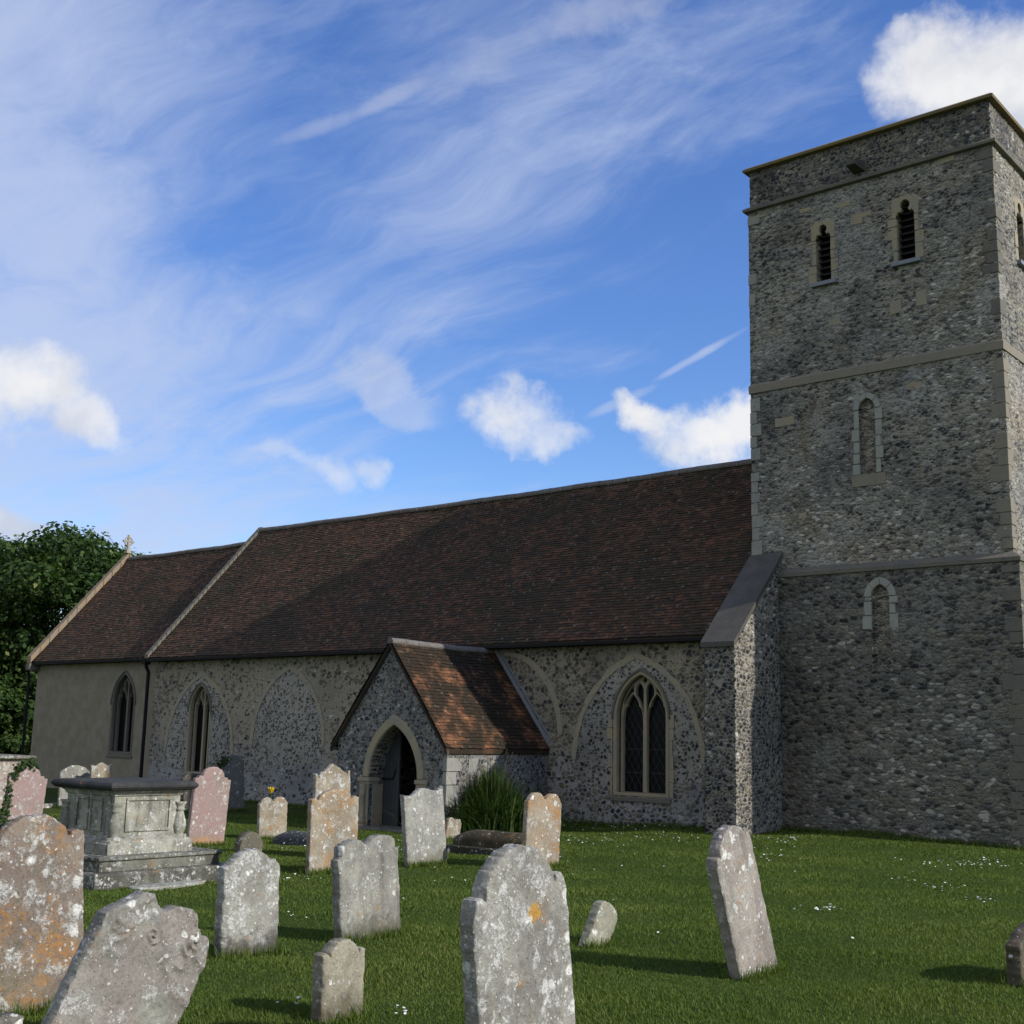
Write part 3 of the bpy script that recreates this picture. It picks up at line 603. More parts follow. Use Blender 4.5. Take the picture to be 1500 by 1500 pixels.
# nave wall with its window openings
XW0, XW1 = XN+0.0, XT0-0.002
nave = plate('nave_wall', [(XW0, -1.2), (XW1, -1.2), (XW1, ZE+0.12), (XW0, ZE+0.12)], [arch_opening(a, b, c_, d, e) for a, b, c_, d, e in (WR, WL)], 0.3, 0.6, M['nave'], church); part(nave)
b = MB()
b.loft([[(XW0, .61, -1.2), (XW0, 7.4, -1.2), (XW0, 8.0, ZE+.1), (XW0, YR, ZR-.22), (XW0, 0.61, ZE+.4)], [(XW0+.5, .61, -1.2), (XW0+.5, 7.4, -1.2), (XW0+.5, 8.0, ZE+.1), (XW0+.5, YR, ZR-.22), (XW0+.5, .61, ZE+.4)]])
b.box(XW0+.5, XW1, 7.4, 8.0, -1.2, ZE+.1)
b.loft([[(XW1-.5, .61, -1.2), (XW1-.5, 7.4, -1.2), (XW1-.5, 7.4, ZE+.1), (XW1-.5, YR, ZR-.22), (XW1-.5, 0.61, ZE+.4)], [(XW1, .61, -1.2), (XW1, 7.4, -1.2), (XW1, 7.4, ZE+.1), (XW1, YR, ZR-.22), (XW1, .61, ZE+.4)]])
part(b.build('nave_end_wall', M['nave'], church))
# blocked arcade: pale arch bands and their flint infill
def blocked(px0, pz0, pxa, pya, px1, pz1, band=0.135):
    a0 = on(px0, pz0, 1, 0); a1 = on(px1, pz1, 1, 0); ap = on(pxa, pya, 1, 0)
    zs = min(a0.z, a1.z); cx = (a0.x+a1.x)/2; a = (a1.x-a0.x)/2; h = ap.z-zs
    oa = arch(a, h, 18, cx, zs); ia = arch(a-band, h-band*1.15, 18, cx, zs)
    jit = lambda L: [(x+random.uniform(-.022, .022), z+random.uniform(-.022, .022)) for x, z in L]
    plate('blocked_arch', jit(oa)+jit(ia)[::-1], [], -0.006, 0.036, M['archband'], nave)
def hole_of(wn): return arch_opening(wn[0]+.01, wn[1]-.01, wn[2]-.08, wn[3], wn[4]-.01)
blocked(838, 1112, 932, 955, 1035, 1112)
blocked(240, 1100, 294, 984, 342, 1100)
blocked(366, 1090, 420, 973, 476, 1090)
ARCHES = []
for k_, spec in enumerate(((838, 1112, 932, 955, 1035, 1112, WR), (240, 1100, 294, 984, 342, 1100, WL), (366, 1090, 420, 973, 476, 1090, None))):
    px0, pz0, pxa, pya, px1, pz1, wn = spec
    a0 = on(px0, pz0, 1, 0); a1 = on(px1, pz1, 1, 0); ap = on(pxa, pya, 1, 0); zs = min(a0.z, a1.z); cx = (a0.x+a1.x)/2; a = (a1.x-a0.x)/2-.10; h = ap.z-zs-.12
    P = arch(a, h, 18, cx, zs)+[(cx-a, zs-.45), (cx-a*.4, zs-.62), (cx+a*.5, zs-.55), (cx+a, zs-.4)]; ARCHES.append(P)
    rubble('arch_infill', nave, faceN(0.0), cx-a-.05, cx+a+.05, zs-.7, ap.z, M['infill_r'], .085, .075, .62, .20, .016, .022, 40+k_, keep=(P,), holes=(hole_of(wn),) if wn else ())
rubble('flint_facing', nave, faceN(0.0), XW0+.01, XT0-.01, -.6, ZE-.02, M['nave_r'], .135, .10, lambda u, v: .42+.34*np.clip((u+27)/9, 0, 1)-.12*np.clip(1.2-v, 0, 1), .16, .02, .028, 31, holes=[hole_of(WR), hole_of(WL)]+ARCHES, covn=.45)
# limb of another blocked arch beside the porch
q0 = on(742, 955, 1, 0); q1 = on(824, 1075, 1, 0); L = []; L2 = []
for i in range(12):
    s = i/11; x = q0.x+(q1.x-q0.x)*math.sin(s*math.pi/2); z = q1.z+(q0.z-q1.z)*math.cos(s*math.pi/2)
    L.append((x, z)); L2.append((x-.13, z-.09))
plate('blocked_arch', L+L2[::-1], [], -0.006, 0.036, M['archband'], nave)

part(make_window(*WR, 0, 'ash', True)); part(make_window(*WL, 0, 'ash', False)); part(make_window(*WC, YC, 'ash_dark', False))
# dressed jamb stones round the big window
b = MB(); z = WR[2]
while z < WR[3]-0.1:
    hgt = random.uniform(.2, .34); l1, l2 = random.uniform(.05, .2), random.uniform(.04, .16)
    b.box(WR[0]-l1, WR[0]-.022, -0.028, .05, z, z+hgt-.012); b.box(WR[1]+.022, WR[1]+l2, -0.028, .05, z, z+hgt-.012); z += hgt
b.build('jamb_stones', M['ash'], nave)

# chancel
ch = plate('chancel_wall', [(XC, -1.2), (XW0-.002, -1.2), (XW0-.002, ZEC+.1), (XC, ZEC+.1)], [arch_opening(*WC)], YC+.25, .5, M['render'], church); part(ch)
b = MB(); yb2 = 2*YR-YC
b.loft([[(XC, YC+.502, -1.2), (XC, yb2, -1.2), (XC, yb2, ZEC+.05), (XC, YR, ZRC-.1), (XC, YC+.502, ZEC+.35)], [(XC+.5, YC+.502, -1.2), (XC+.5, yb2, -1.2), (XC+.5, yb2, ZEC+.05), (XC+.5, YR, ZRC-.1), (XC+.5, YC+.502, ZEC+.35)]])
b.box(XC+.5, XW0, yb2-.5, yb2, -1.2, ZEC)
part(b.build('chancel_end_wall', M['render'], church))

# roofs: individually laid plain tiles
def tile_roof(name, x0, x1, y0, z0, yr, zr, mat, gauge=0.10, tw=0.165, axis='X', sag=0.05, parent=None, back=True):
    """slope from eaves (y0,z0) up to ridge (yr,zr), running x0..x1 (axis X) or along Y (axis Y)"""
    b = MB(); rn = []
    slopes = [(y0, z0)]
    if back: slopes.append((2*yr-y0, z0))
    for (ya, za) in slopes:
        A = Vector((0, ya, za)); U = Vector((0, yr-ya, zr-za)); Lu = U.length; U /= Lu
        Nn = Vector((0, -U.z, U.y)) if ya < yr else Vector((0, -U.z, U.y))
        if Nn.z < 0: Nn = -Nn
        nrow = int(Lu/gauge); gg = Lu/nrow
        for i in range(nrow):
            s0 = i*gg; s1 = (i+1)*gg+0.02; x = x0-(tw/2 if i % 2 else 0)
            while x < x1:
                w_ = tw*random.uniform(.95, 1.03); xa, xb = max(x, x0), min(x+w_-.004, x1)
                if xb-xa > .02:
                    n0 = .030+random.gauss(0, .004); n1 = .010; tl = random.gauss(0, .003)
                    ds = random.gauss(0, .006) if i else random.uniform(-.02, .01)
                    def P(xx, s, n):
                        dip = -sag*math.sin(math.pi*min(1, max(0, (xx-x0)/(x1-x0))))*(.4+.6*s/Lu)+.011*math.sin(xx*1.7+s)*math.sin(s*1.3)
                        return A+U*s+Nn*(n+dip)+Vector((xx, 0, 0))
                    v = [P(xa, s0+ds, n0-tl), P(xb, s0+ds, n0+tl), P(xb, s1, n1), P(xa, s1, n1), P(xa, s0+ds, n0-tl-.016), P(xb, s0+ds, n0+tl-.016)]
                    b.add(v, [(0, 1, 2, 3), (4, 5, 1, 0)]); r_ = random.random()*.94; r_ = 1.0 if (i > nrow-5 and random.random() < .5) or random.random() < .012 else r_; rn += [r_, r_]
                x += w_
        # boarding under the tiles
        v = [A+Vector((x0, 0, -.03)), A+Vector((x1, 0, -.03)), A+U*Lu+Vector((x1, 0, -.03-sag)), A+U*Lu+Vector((x0, 0, -.03-sag))]
        b.add(v+[q+Vector((0, 0, -.09)) for q in v], [(0, 1, 2, 3), (7, 6, 5, 4), (0, 4, 5, 1), (1, 5, 6, 2), (3, 2, 6, 7), (0, 3, 7, 4)]); rn += [0.0]*6
    if axis == 'Y': b.v = [(p_[1], p_[0], p_[2]) for p_ in b.v]
    me = bpy.data.meshes.new(name); me.from_pydata(b.v, [], b.f); me.update()
    at_ = me.attributes.new('rnd', 'FLOAT', 'FACE'); at_.data.foreach_set('value', rn)
    me.materials.append(mat); o = bpy.data.objects.new(name, me); link(o, parent or church)
    return o
def ridge_tiles(x0, x1, y, z, parent, axis='X', sag=.05, r_=.11):
    b = MB(); x = x0
    while x < x1-.05:
        l_ = min(.45, x1-x); rings = []
        for xx in (x, x+l_-.012):
            dip = -sag*math.sin(math.pi*min(1, max(0, (xx-x0)/(x1-x0))))+.008*math.sin(xx*1.7)+random.uniform(-.006, .006)
            rings.append([((xx), y+r_*1.15*math.cos(q), z+dip-.05+r_*math.sin(q)*1.1) for q in (math.pi*j/8 for j in range(9))]+[(xx, y-r_, z+dip-.09), (xx, y+r_, z+dip-.09)])
        b.loft(rings); x += l_
    if axis == 'Y': b.v = [(p_[1], p_[0], p_[2]) for p_ in b.v]
    return b.build('ridge_tiles', M['ridge'], parent)
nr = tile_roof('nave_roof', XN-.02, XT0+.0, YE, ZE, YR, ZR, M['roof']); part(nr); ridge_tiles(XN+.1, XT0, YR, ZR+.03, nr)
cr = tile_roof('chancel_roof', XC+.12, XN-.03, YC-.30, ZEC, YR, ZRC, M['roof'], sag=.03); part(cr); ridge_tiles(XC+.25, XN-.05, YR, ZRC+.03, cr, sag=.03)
# gable copings: raking stones
def raking(name, x0, x1, ya, za, yr, zr, th, up, mat, n=9, parent=church, both=True):
    b = MB()
    for sg in ((1, -1) if both else (1,)):
        for i in range(n):
            s0, s1 = i/n, (i+1)/n-.004
            q = []
            for s in (s0, s1):
                y = ya+(yr-ya)*s; z = za+(zr-za)*s
                y = y if sg > 0 else 2*yr-y
                j = random.uniform(-.008, .008)
                q.append([(x0, y, z+j), (x1, y, z+j), (x1, y, z+up+j), (x0, y, z+up+j)])
            b.loft(q)
    return b.build(name, mat, parent, bevel=.01)
part(raking('gable_coping', XC-.12, XC+.16, YC-.42, ZEC-.06, YR, ZRC+.02, .2, .26, M['gable'], 11))
part(raking('roof_verge', XN-.10, XN+.10, YE-.05, ZE-.02, YR, ZR+.03, .2, .13, M['ash_dark'], 26))
b = MB(); b.box(XC-.10, XC+.16, YC-.46, YC-.02, ZEC-.32, ZEC-.065); part(b.build('kneeler', M['ash_dark'], church, bevel=.02))
# ringed gable cross
b = MB(); xg, zg = XC+.02, ZRC+.27
b.loft([[(xg-.16, YR-.16, zg), (xg+.16, YR-.16, zg), (xg+.16, YR+.16, zg), (xg-.16, YR+.16, zg)], [(xg-.07, YR-.07, zg+.22), (xg+.07, YR-.07, zg+.22), (xg+.07, YR+.07, zg+.22), (xg-.07, YR+.07, zg+.22)]])
CS = len(b.v); zc0 = zg+.66
b.box(xg-.05, xg+.05, YR-.055, YR+.055, zg+.2, zc0+.36); b.box(xg-.051, xg+.051, YR-.34, YR-.056, zc0-.055, zc0+.055); b.box(xg-.051, xg+.051, YR+.056, YR+.34, zc0-.055, zc0+.055)
for q in range(4):
    b.tube([(xg, YR+.24*math.cos(a_), zc0+.24*math.sin(a_)) for a_ in (math.pi/2*q+.2+1.17*i/5 for i in range(6))], .035, 6)
b.v = [(xg+(x_-xg)*.74, YR+(y_-YR)*.74, zg+(z_-zg)*.74) for x_, y_, z_ in b.v]
gc = part(b.build('gable_cross', M['ash'], church))
# eaves gutter boards and downpipes
b = MB(); b.box(XN+.05, XT0-.3, YE-.03, YE+.30, ZE-.12, ZE-.05); part(b.build('eaves_board', M['black'], church))
b = MB(); b.box(XC+.17, XN-.0, YC-.34, YC-.04, ZEC-.12, ZEC-.05); part(b.build('eaves_board', M['black'], church))
b = MB(); xd = on(216, 1000, 1, -.1).x
b.tube([(xd, -.22, ZE-.12), (xd, -.18, ZE-.3), (xd, -.09, ZE-.45), (xd, -.09, -.6)], .06, 10); b.box(xd-.1, xd+.1, -.32, -.1, ZE-.2, ZE-.05); part(b.build('downpipe', M['black'], church))
b = MB(); xd = on(42, 1000, 1, YC-.1).x
b.tube([(xd, YC-.25, ZEC-.12), (xd, YC-.2, ZEC-.28), (xd, YC-.1, ZEC-.5), (xd, YC-.1, -.6)], .055, 10); part(b.build('downpipe', M['black'], church))

# ------------------------------------------------------------------ tower
ZTOP = on(1447, 140, 1, YT).z; ZS1 = on(1300, 256, 1, YT).z; ZB2 = on(1300, 533, 1, YT).z; ZS3 = on(1300, 831, 1, YT).z
print('tower z', ZTOP, ZS1, ZB2, ZS3)
def boolbox(name, box, cuts, mat, parent):
    b = MB(); b.box(*box); o = b.build(name, mat, None)
    tmp = []
    for cpts, (y0, y1), ax in cuts:
        c = MB()
        if ax == 'Y': c.loft([[(x, y0, z) for x, z in cpts], [(x, y1, z) for x, z in cpts]])
        else: c.loft([[(y0, x, z) for x, z in cpts], [(y1, x, z) for x, z in cpts]])
        co = c.build('cut', None); tmp.append(co); md = o.modifiers.new('b', 'BOOLEAN'); md.object = co; md.operation = 'DIFFERENCE'; md.solver = 'EXACT'
    dg = bpy.context.evaluated_depsgraph_get(); me = bpy.data.meshes.new_from_object(o.evaluated_get(dg)); me.name = name
    bpy.data.objects.remove(o)
    for c in tmp: bpy.data.objects.remove(c)
    o = bpy.data.objects.new(name, me); link(o, parent); return o
def pxw(px0, px1, pyt, pyb, Y):
    cx = (px0+px1)/2; return on(px0, (pyt+pyb)/2, 1, Y).x, on(px1, (pyt+pyb)/2, 1, Y).x, on(cx, pyb, 1, Y).z, on(cx, pyt, 1, Y).z
B1 = pxw(1196, 1217, 329, 412, YT); B2 = pxw(1314, 1340, 292, 381, YT)
LA = pxw(1259, 1283, 583, 693, YT); LB = pxw(1277, 1303, 856, 920, YT-.16)
# west-face belfry window, mirrored set-out about the face
yw0 = (YT+YT1)/2-1.55; BW = [(yw0, yw0+.42, B2[2]-.05, B2[3]-.05), (yw0+2.6, yw0+3.02, B2[2]-.05, B2[3]-.05)]
print('belfry', B1, B2, LA, LB, 'W', on(1490, 340, 0, XT1))
cuts = [(arch_opening(a-.0, b_+.0, c_, d-(b_-a)*.75, d, 8), (YT-.3, YT+.34), 'Y') for a, b_, c_, d in (B1, B2)]
cuts += [(arch_opening(a, b_, c_, d-(b_-a)*.7, d, 8), (YT-.3, YT+.09), 'Y') for a, b_, c_, d in (LA,)]
cuts += [(arch_opening(a, b_, c_, d-(b_-a)*.75, d, 8), (XT1+.3, XT1-.34), 'X') for a, b_, c_, d in BW]
tw = boolbox('tower', (XT0, XT1, YT, YT1, ZS3-.1, ZS1), cuts, M['tower'], church); part(tw)
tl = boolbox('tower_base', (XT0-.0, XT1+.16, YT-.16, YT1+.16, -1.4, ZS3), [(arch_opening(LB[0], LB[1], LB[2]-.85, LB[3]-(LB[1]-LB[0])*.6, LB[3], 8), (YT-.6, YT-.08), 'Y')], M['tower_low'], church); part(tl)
b = MB(); b.box(XT0+.03, XT1-.03, YT+.03, YT1-.03, ZS1+.10, ZTOP-.1); pp = part(b.build('parapet', M['parapet'], church))
b = MB(); b.rects(XT0, XT1, YT, YT1, [(.0, ZTOP-.10), (.10, ZTOP-.085), (.115, ZTOP-.03), (.04, ZTOP+.03), (-.25, ZTOP+.05)]); b.build('coping', M['coping'], pp)
b = MB(); b.rects(XT0, XT1, YT, YT1, [(-.03, ZS1), (.11, ZS1+.03), (.12, ZS1+.09), (.02, ZS1+.16), (-.10, ZS1+.165)]); b.build('string_course', M['ash_dark'], tw)
b = MB(); b.rects(XT0, XT1, YT, YT1, [(.0, ZB2-.14), (.045, ZB2-.135), (.048, ZB2+.04), (.0, ZB2+.11), (-.2, ZB2+.11)]); b.build('string_course', M['ash_weather'], tw)
b = MB(); b.rects(XT0+.16, XT1, YT, YT1+.0, [(.155, ZS3-.10), (.215, ZS3-.08), (.22, ZS3+.0), (.03, ZS3+.13), (-.2, ZS3+.135)])
b.build('string_course', M['ash_dark'], tl)
# water spout
pS = on(1258, 246, 1, YT); b = MB()
b.loft([[(pS.x-.13, YT-.42, pS.z-.07), (pS.x+.09, YT-.42, pS.z-.07), (pS.x+.09, YT-.42, pS.z+.03), (pS.x-.13, YT-.42, pS.z+.03)], [(pS.x-.15, YT+.06, pS.z-.12), (pS.x+.15, YT+.06, pS.z-.12), (pS.x+.15, YT+.06, pS.z+.16), (pS.x-.15, YT+.06, pS.z+.16)]])
b.build('water_spout', M['slate'], pp, bevel=.01)
# quoins
def quoins(x, y, z0, z1, sx, sy, parent, mat='ash_pale', skip=.15, big=1.0):
    b = MB(); z = z0; k = 0
    while z < z1-.1:
        hgt = min(random.uniform(.22, .36), z1-z); la, lb = (.42, .24) if k % 2 else (.24, .42)
        la *= random.uniform(.75, 1.2)*big; lb *= random.uniform(.75, 1.2)*big
        if random.random() > skip:
            e = .022+random.uniform(0, .012)
            xs_ = sorted((x+sx*e, x-sx*la)); ys_ = sorted((y+sy*e, y-sy*lb)); b.box(xs_[0], xs_[1], ys_[0], ys_[1], z, z+hgt-.012, .004)
        z += hgt; k += 1
    return b.build('quoins', M[mat], parent, bevel=.012)
quoins(XT0, YT, ZS3+.2, ZB2-.2, -1, -1, tw, skip=.15, big=.6); quoins(XT1, YT, ZS3+.2, ZB2-.16, 1, -1, tw, 'ash_weather', .3, .7); quoins(XT1, YT, ZB2+.16, ZS1-.05, 1, -1, tw, 'ash_dark', .55, .8); quoins(XT0, YT, ZB2+.9, ZS1-.1, -1, -1, tw, 'ash_pale', .5, .8)
quoins(XT1+.16, YT-.16, -.2, ZS3-.15, 1, -1, tl, 'ash_dark', .25); quoins(XT1, YT1, ZS3+.2, ZS1-.1, 1, 1, tw, skip=.2)
# scattered pale stones
b = MB()
for px, py, w_, h_ in ((1223, 470, .3, .22), (1312, 450, .26, .3), (1350, 437, .24, .34), (1236, 300, .34, .12), (1262, 316, .5, .12), (1180, 308, .3, .1), (1255, 325, .3, .13), (1386, 232, .36, .2), (1110, 318, .4, .1), (1176, 756, .2, .14), (1150, 618, .5, .2), (1340, 565, .3, .16)):
    q = on(px, py, 1, YT); b.box(q.x-w_/2, q.x+w_/2, YT-.024, YT+.06, q.z-h_/2, q.z+h_/2, .012)
b.build('facing_stones', M['ash'], tw, bevel=.01)
# belfry windows
def belfry(x0, x1, z0, z1, ax):
    wd = x1-x0; s = .16
    oc = (XT1+.0) if ax == 'X' else YT
    c = oc-.05 if ax == 'X' else oc+.05
    sgn = 1 if ax == 'X' else -1
    c0 = oc + sgn*(-.06)
    # head stone with a trefoiled cut, jambs of separate dressed blocks
    zsh = z1-wd*.72; rT = wd*.27; hw = s*.72
    out = [(x1+hw, zsh-.10), (x1+hw, z1-.02), (x1+hw*.3, z1+.08), (x0-hw*.3, z1+.08), (x0-hw, z1-.02), (x0-hw, zsh-.10), (x0, zsh-.10), (x0, zsh-.04), (x0+wd*.12, zsh+.03), (x0+wd*.24, zsh)]
    out += [((x0+x1)/2+rT*math.cos(a_), z1-rT*1.15+rT*1.1*math.sin(a_)) for a_ in (math.pi+.9-(math.pi+1.8)*i/14 for i in range(15))]
    out += [(x1-wd*.24, zsh), (x1-wd*.12, zsh+.03), (x1, zsh-.04), (x1, zsh-.10)]
    f = plate('belfry_window', out, [], oc-sgn*.035, .125, M['ash'], church, axis=ax, bev=.012); part(f)
    b = MB()
    for sg, xe in ((-1, x0), (1, x1)):
        z = z0-.02
        while z < zsh-.11:
            h_ = min(random.uniform(.2, .36), zsh-.105-z); l_ = s*random.choice((.6, .75, 1.15, 1.3)); xs_ = sorted((xe, xe+sg*l_)); pr0 = random.uniform(.020, .030)
            if h_ > .03:
                if ax == 'Y': b.box(xs_[0], xs_[1], oc-pr0, oc+.1, z, z+h_-.012, .004)
                else: b.box(oc-.1, oc+pr0, xs_[0], xs_[1], z, z+h_-.012, .004)
            z += h_
    b.build('jamb_stones', M['ash'], f, bevel=.01)
    b = MB(); z = z0+.04
    while z < z1-.05:
        d0, d1 = (.13, .27)
        if ax == 'Y': b.add([(x0, oc+d0, z), (x1, oc+d0, z), (x1, oc+d1, z+.10), (x0, oc+d1, z+.10), (x0, oc+d0, z+.018), (x1, oc+d0, z+.018), (x1, oc+d1, z+.118), (x0, oc+d1, z+.118)], [(0, 1, 2, 3), (7, 6, 5, 4), (0, 4, 5, 1)])
        else: b.add([(oc-d0, x0, z), (oc-d0, x1, z), (oc-d1, x1, z+.10), (oc-d1, x0, z+.10), (oc-d0, x0, z+.018), (oc-d0, x1, z+.018), (oc-d1, x1, z+.118), (oc-d1, x0, z+.118)], [(0, 1, 2, 3), (7, 6, 5, 4), (0, 4, 5, 1)])
        z += .155
    if ax == 'Y': b.box(x0, x1, oc+.30, oc+.33, z0, z1)
    else: b.box(oc-.33, oc-.30, x0, x1, z0, z1)
    b.build('louvres', M['louvre'], f)
    b = MB()
    if ax == 'Y': b.box(x0-.13, x1+.13, oc-.11, oc+.12, z0-.12, z0-.025)
    else: b.box(oc-.12, oc+.11, x0-.13, x1+.13, z0-.12, z0-.025)
    b.build('sill', M['lead'], f, bevel=.01)
for q in (B1, B2): belfry(*q, 'Y')
for q in BW: belfry(*q, 'X')
# blocked lancets: pale surrounds
def lancet(x0, x1, z0, z1, Y, s, name='blind_lancet', gaps=True, par=None):
    zs = z1-(x1-x0)*.65; bits = []
    oa = arch((x1-x0)/2+s, z1-zs+s, 12, (x0+x1)/2, zs); ia = arch((x1-x0)/2, z1-zs, 12, (x0+x1)/2, zs)
    b = MB(); N = len(oa)-1; stones = 4
    for k in range(stones):
        i0, i1 = int(N*k/stones), int(N*(k+1)/stones)
        poly = [oa[i] for i in range(i0, i1+1)]+[ia[i] for i in range(i1, i0-1, -1)]
        mx, mz = sum(p_[0] for p_ in poly)/len(poly), sum(p_[1] for p_ in poly)/len(poly); poly = [(mx+(x-mx)*.965, mz+(z-mz)*.985) for x, z in poly]
        d = random.uniform(.026, .036); b.loft([[(x, Y-d, z) for x, z in poly], [(x, Y+.08, z) for x, z in poly]])
    for sg, xe in ((-1, x0), (1, x1)):
        z = z0-.02
        while z < zs-.03:
            h_ = min(random.uniform(.2, .42), zs-z); l_ = s*random.uniform(.8, 1.35); xs_ = sorted((xe, xe+sg*l_))
            b.box(xs_[0], xs_[1], Y-random.uniform(.024, .036), Y+.08, z, z+h_-.015, .006); z += h_
    return b.build(name, M['lancet'], par, bevel=.012)
M['lancet'] = ashlar('lancet stone', (0.30, 0.31, 0.26), (0.27, 0.27, 0.24), (0.13, 0.13, 0.11), 0.35)
part(lancet(*LA, YT, .13, par=church)); part(lancet(*LB, YT-.16, .16, par=church))
b = MB(); b.box(LA[0]-.2, LA[1]+.2, YT-.026, YT+.05, LA[2]-.28, LA[2]-.03, .01); part(b.build('lancet_sill', M['ash_weather'], church))

bo = lambda q, g: arch_opening(q[0]-g, q[1]+g, q[2]-.06, q[3]-(q[1]-q[0])*.75, q[3]+g*.4, 8)
rubble('flint_facing', tw, faceN(YT), XT0-.012, XT1+.012, ZS3+.06, ZS1+.02, M['tower_r'], .125, .058, .90, .10, .023, .019, 11, holes=[bo(B1, .03), bo(B2, .03), bo(LA, .03)], covn=.2, tone=.16)
rubble('flint_facing', tw, faceW(XT1), YT-.012, YT1, ZS3+.06, ZS1+.02, M['tower_r'], .125, .058, .88, .11, .025, .028, 12, holes=[bo(q, .03) for q in BW], covn=.2, tone=.16)
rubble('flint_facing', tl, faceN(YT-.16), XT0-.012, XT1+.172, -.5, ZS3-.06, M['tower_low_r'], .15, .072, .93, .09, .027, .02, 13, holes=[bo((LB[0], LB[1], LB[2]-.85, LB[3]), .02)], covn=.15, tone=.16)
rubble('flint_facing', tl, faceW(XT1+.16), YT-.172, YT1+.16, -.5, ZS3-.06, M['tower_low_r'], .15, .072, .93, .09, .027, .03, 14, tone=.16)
rubble('flint_facing', pp, faceN(YT+.03), XT0+.02, XT1-.02, ZS1+.14, ZTOP-.08, M['parapet_r'], .105, .075, .92, .12, .026, .024, 15)
rubble('flint_facing', pp, faceW(XT1-.03), YT+.02, YT1-.03, ZS1+.14, ZTOP-.08, M['parapet_r'], .105, .075, .92, .12, .026, .035, 16)
# buttress where tower meets nave
XB0 = XT0-.01; YB = -.96; XB1 = on(1076, 1000, 1, YB).x
zsh = on(1076, 940, 1, YB).z; ztp = on(1138, 815, 1, YT-.16).z
print('buttress', XB0, XB1, zsh, ztp)
b = MB()
b.loft([[(XB0, YB, -1.2), (XB0, YT+.0, -1.2), (XB0, YT, ztp-.05), (XB0, YB, zsh-.05)], [(XB1, YB-.0, -1.2), (XB1, YT, -1.2), (XB1, YT, ztp-.05), (XB1, YB, zsh-.05)]])
bt = part(b.build('buttress', M['buttress'], church))
rubble('flint_facing', bt, faceW(XB1), YB-.012, YT-.17, -.5, ztp, M['buttress_r'], .10, .08, .92, .15, .034, .018, 21, keep=([(YB-.1, -2), (YT, -2), (YT, ztp-.06), (YB-.1, zsh-.06-.1*(ztp-zsh)/(YT-YB))],))
rubble('flint_facing', bt, faceN(YB), XB0-.005, XB1+.012, -.5, zsh-.06, M['buttress_r'], .10, .08, .92, .15, .034, .02, 22)
rubble('flint_facing', bt, lambda u, v, h: (XB0-h, u, v), YB-.012, -.02, -.5, ztp, M['buttress_r'], .10, .08, .92, .15, .03, .03, 23, keep=([(YB-.1, -2), (YT, -2), (YT, ztp-.06), (YB-.1, zsh-.06-.1*(ztp-zsh)/(YT-YB))],))
b = MB(); n = 6
for i in range(n):
    s0, s1 = i/n, (i+1)/n-.0
    q = []
    for s in (s0, s1): y = YB-.09+(YT-.0-YB+.09)*s; z = zsh-.10+(ztp-zsh+.12)*s; q.append([(XB0-.06, y, z), (XB1+.05, y, z), (XB1+.05, y, z+.11), (XB0-.06, y, z+.11)])
    b.loft(q)
b.build('coping_slab', M['slate'], bt)
b = MB(); z = .0
for i in range(14): 
    x = XB1-random.uniform(.0, .35); y = YB-random.uniform(.05, .3); r_ = random.uniform(.05, .13); zz = tz(x, y)
    b.lathe(x, y, [(r_*.7, zz-.05), (r_, zz+r_*.3), (r_*.8, zz+r_*.7), (.01, zz+r_*.85)], 7)
b.v = [(x+random.uniform(-.015, .015), y+random.uniform(-.015, .015), z) for x, y, z in b.v]
b.build('footing_stones', M['gable'], bt)

# ------------------------------------------------------------------ porch
YP = -3.6
ap = on(575, 938, 1, YP); er = on(658, 1100, 1, YP); el = on(489, 1087, 1, YP)
PX = ap.x; PZ = ap.z; HWP = (er.x-el.x)/2; PEZ = (er.z+el.z)/2; PX = (er.x+el.x)/2
wx0, wx1 = PX-HWP+.16, PX+HWP-.06
dl = on(528, 1145, 1, YP).x; dr = on(612, 1140, 1, YP).x; dzs = on(570, 1140, 1, YP).z; dza = on(572, 1062, 1, YP).z
dl = on(541, 1140, 1, YP).x
print('porch', PX, PZ, HWP, PEZ, 'door', dl, dr, dzs, dza)
GR = (PZ-PEZ)/HWP
gz = lambda x: PZ-.10-GR*abs(x-PX)
pw = plate('porch_wall', [(wx0, -1.2), (wx1, -1.2), (wx1, gz(wx1)), (PX, gz(PX)), (wx0, gz(wx0))], [arch_opening(dl, dr, -1.1, dzs, dza)], YP+.25, .5, M['porch'], church); part(pw)
b = MB(); b.box(wx1-.45, wx1-.001, YP+.501, -.002, -1.2, gz(wx1)); part(b.build('porch_side_wall', M['porch'], church)); b = MB(); b.box(wx0+.001, wx0+.45, YP+.501, -.002, -1.2, gz(wx0)); part(b.build('porch_side_wall', M['porch'], church))
b = MB(); z = -.5
for (y0_, y1_, z0_, z1_) in ((YP, YP+.46, 1.08, 1.36), (YP, YP+.30, .78, 1.07), (YP+.72, YP+1.0, 1.04, 1.34), (YP+1.5, YP+1.72, 1.14, 1.3), (YP, YP+.4, .3, .76)):
    b.box(wx1-.1, wx1+.03, y0_-.026, y1_, z0_, z1_, .012)
part(b.build('quoins', M['quoin_lit'] if 'quoin_lit' in M else M['ash_pale'], church, bevel=.012))
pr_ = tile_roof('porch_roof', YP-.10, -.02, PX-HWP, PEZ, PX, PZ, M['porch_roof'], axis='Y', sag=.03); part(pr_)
ridge_tiles(YP-.10, -.03, PX, PZ+.02, pr_, axis='Y', sag=.03, r_=.085)
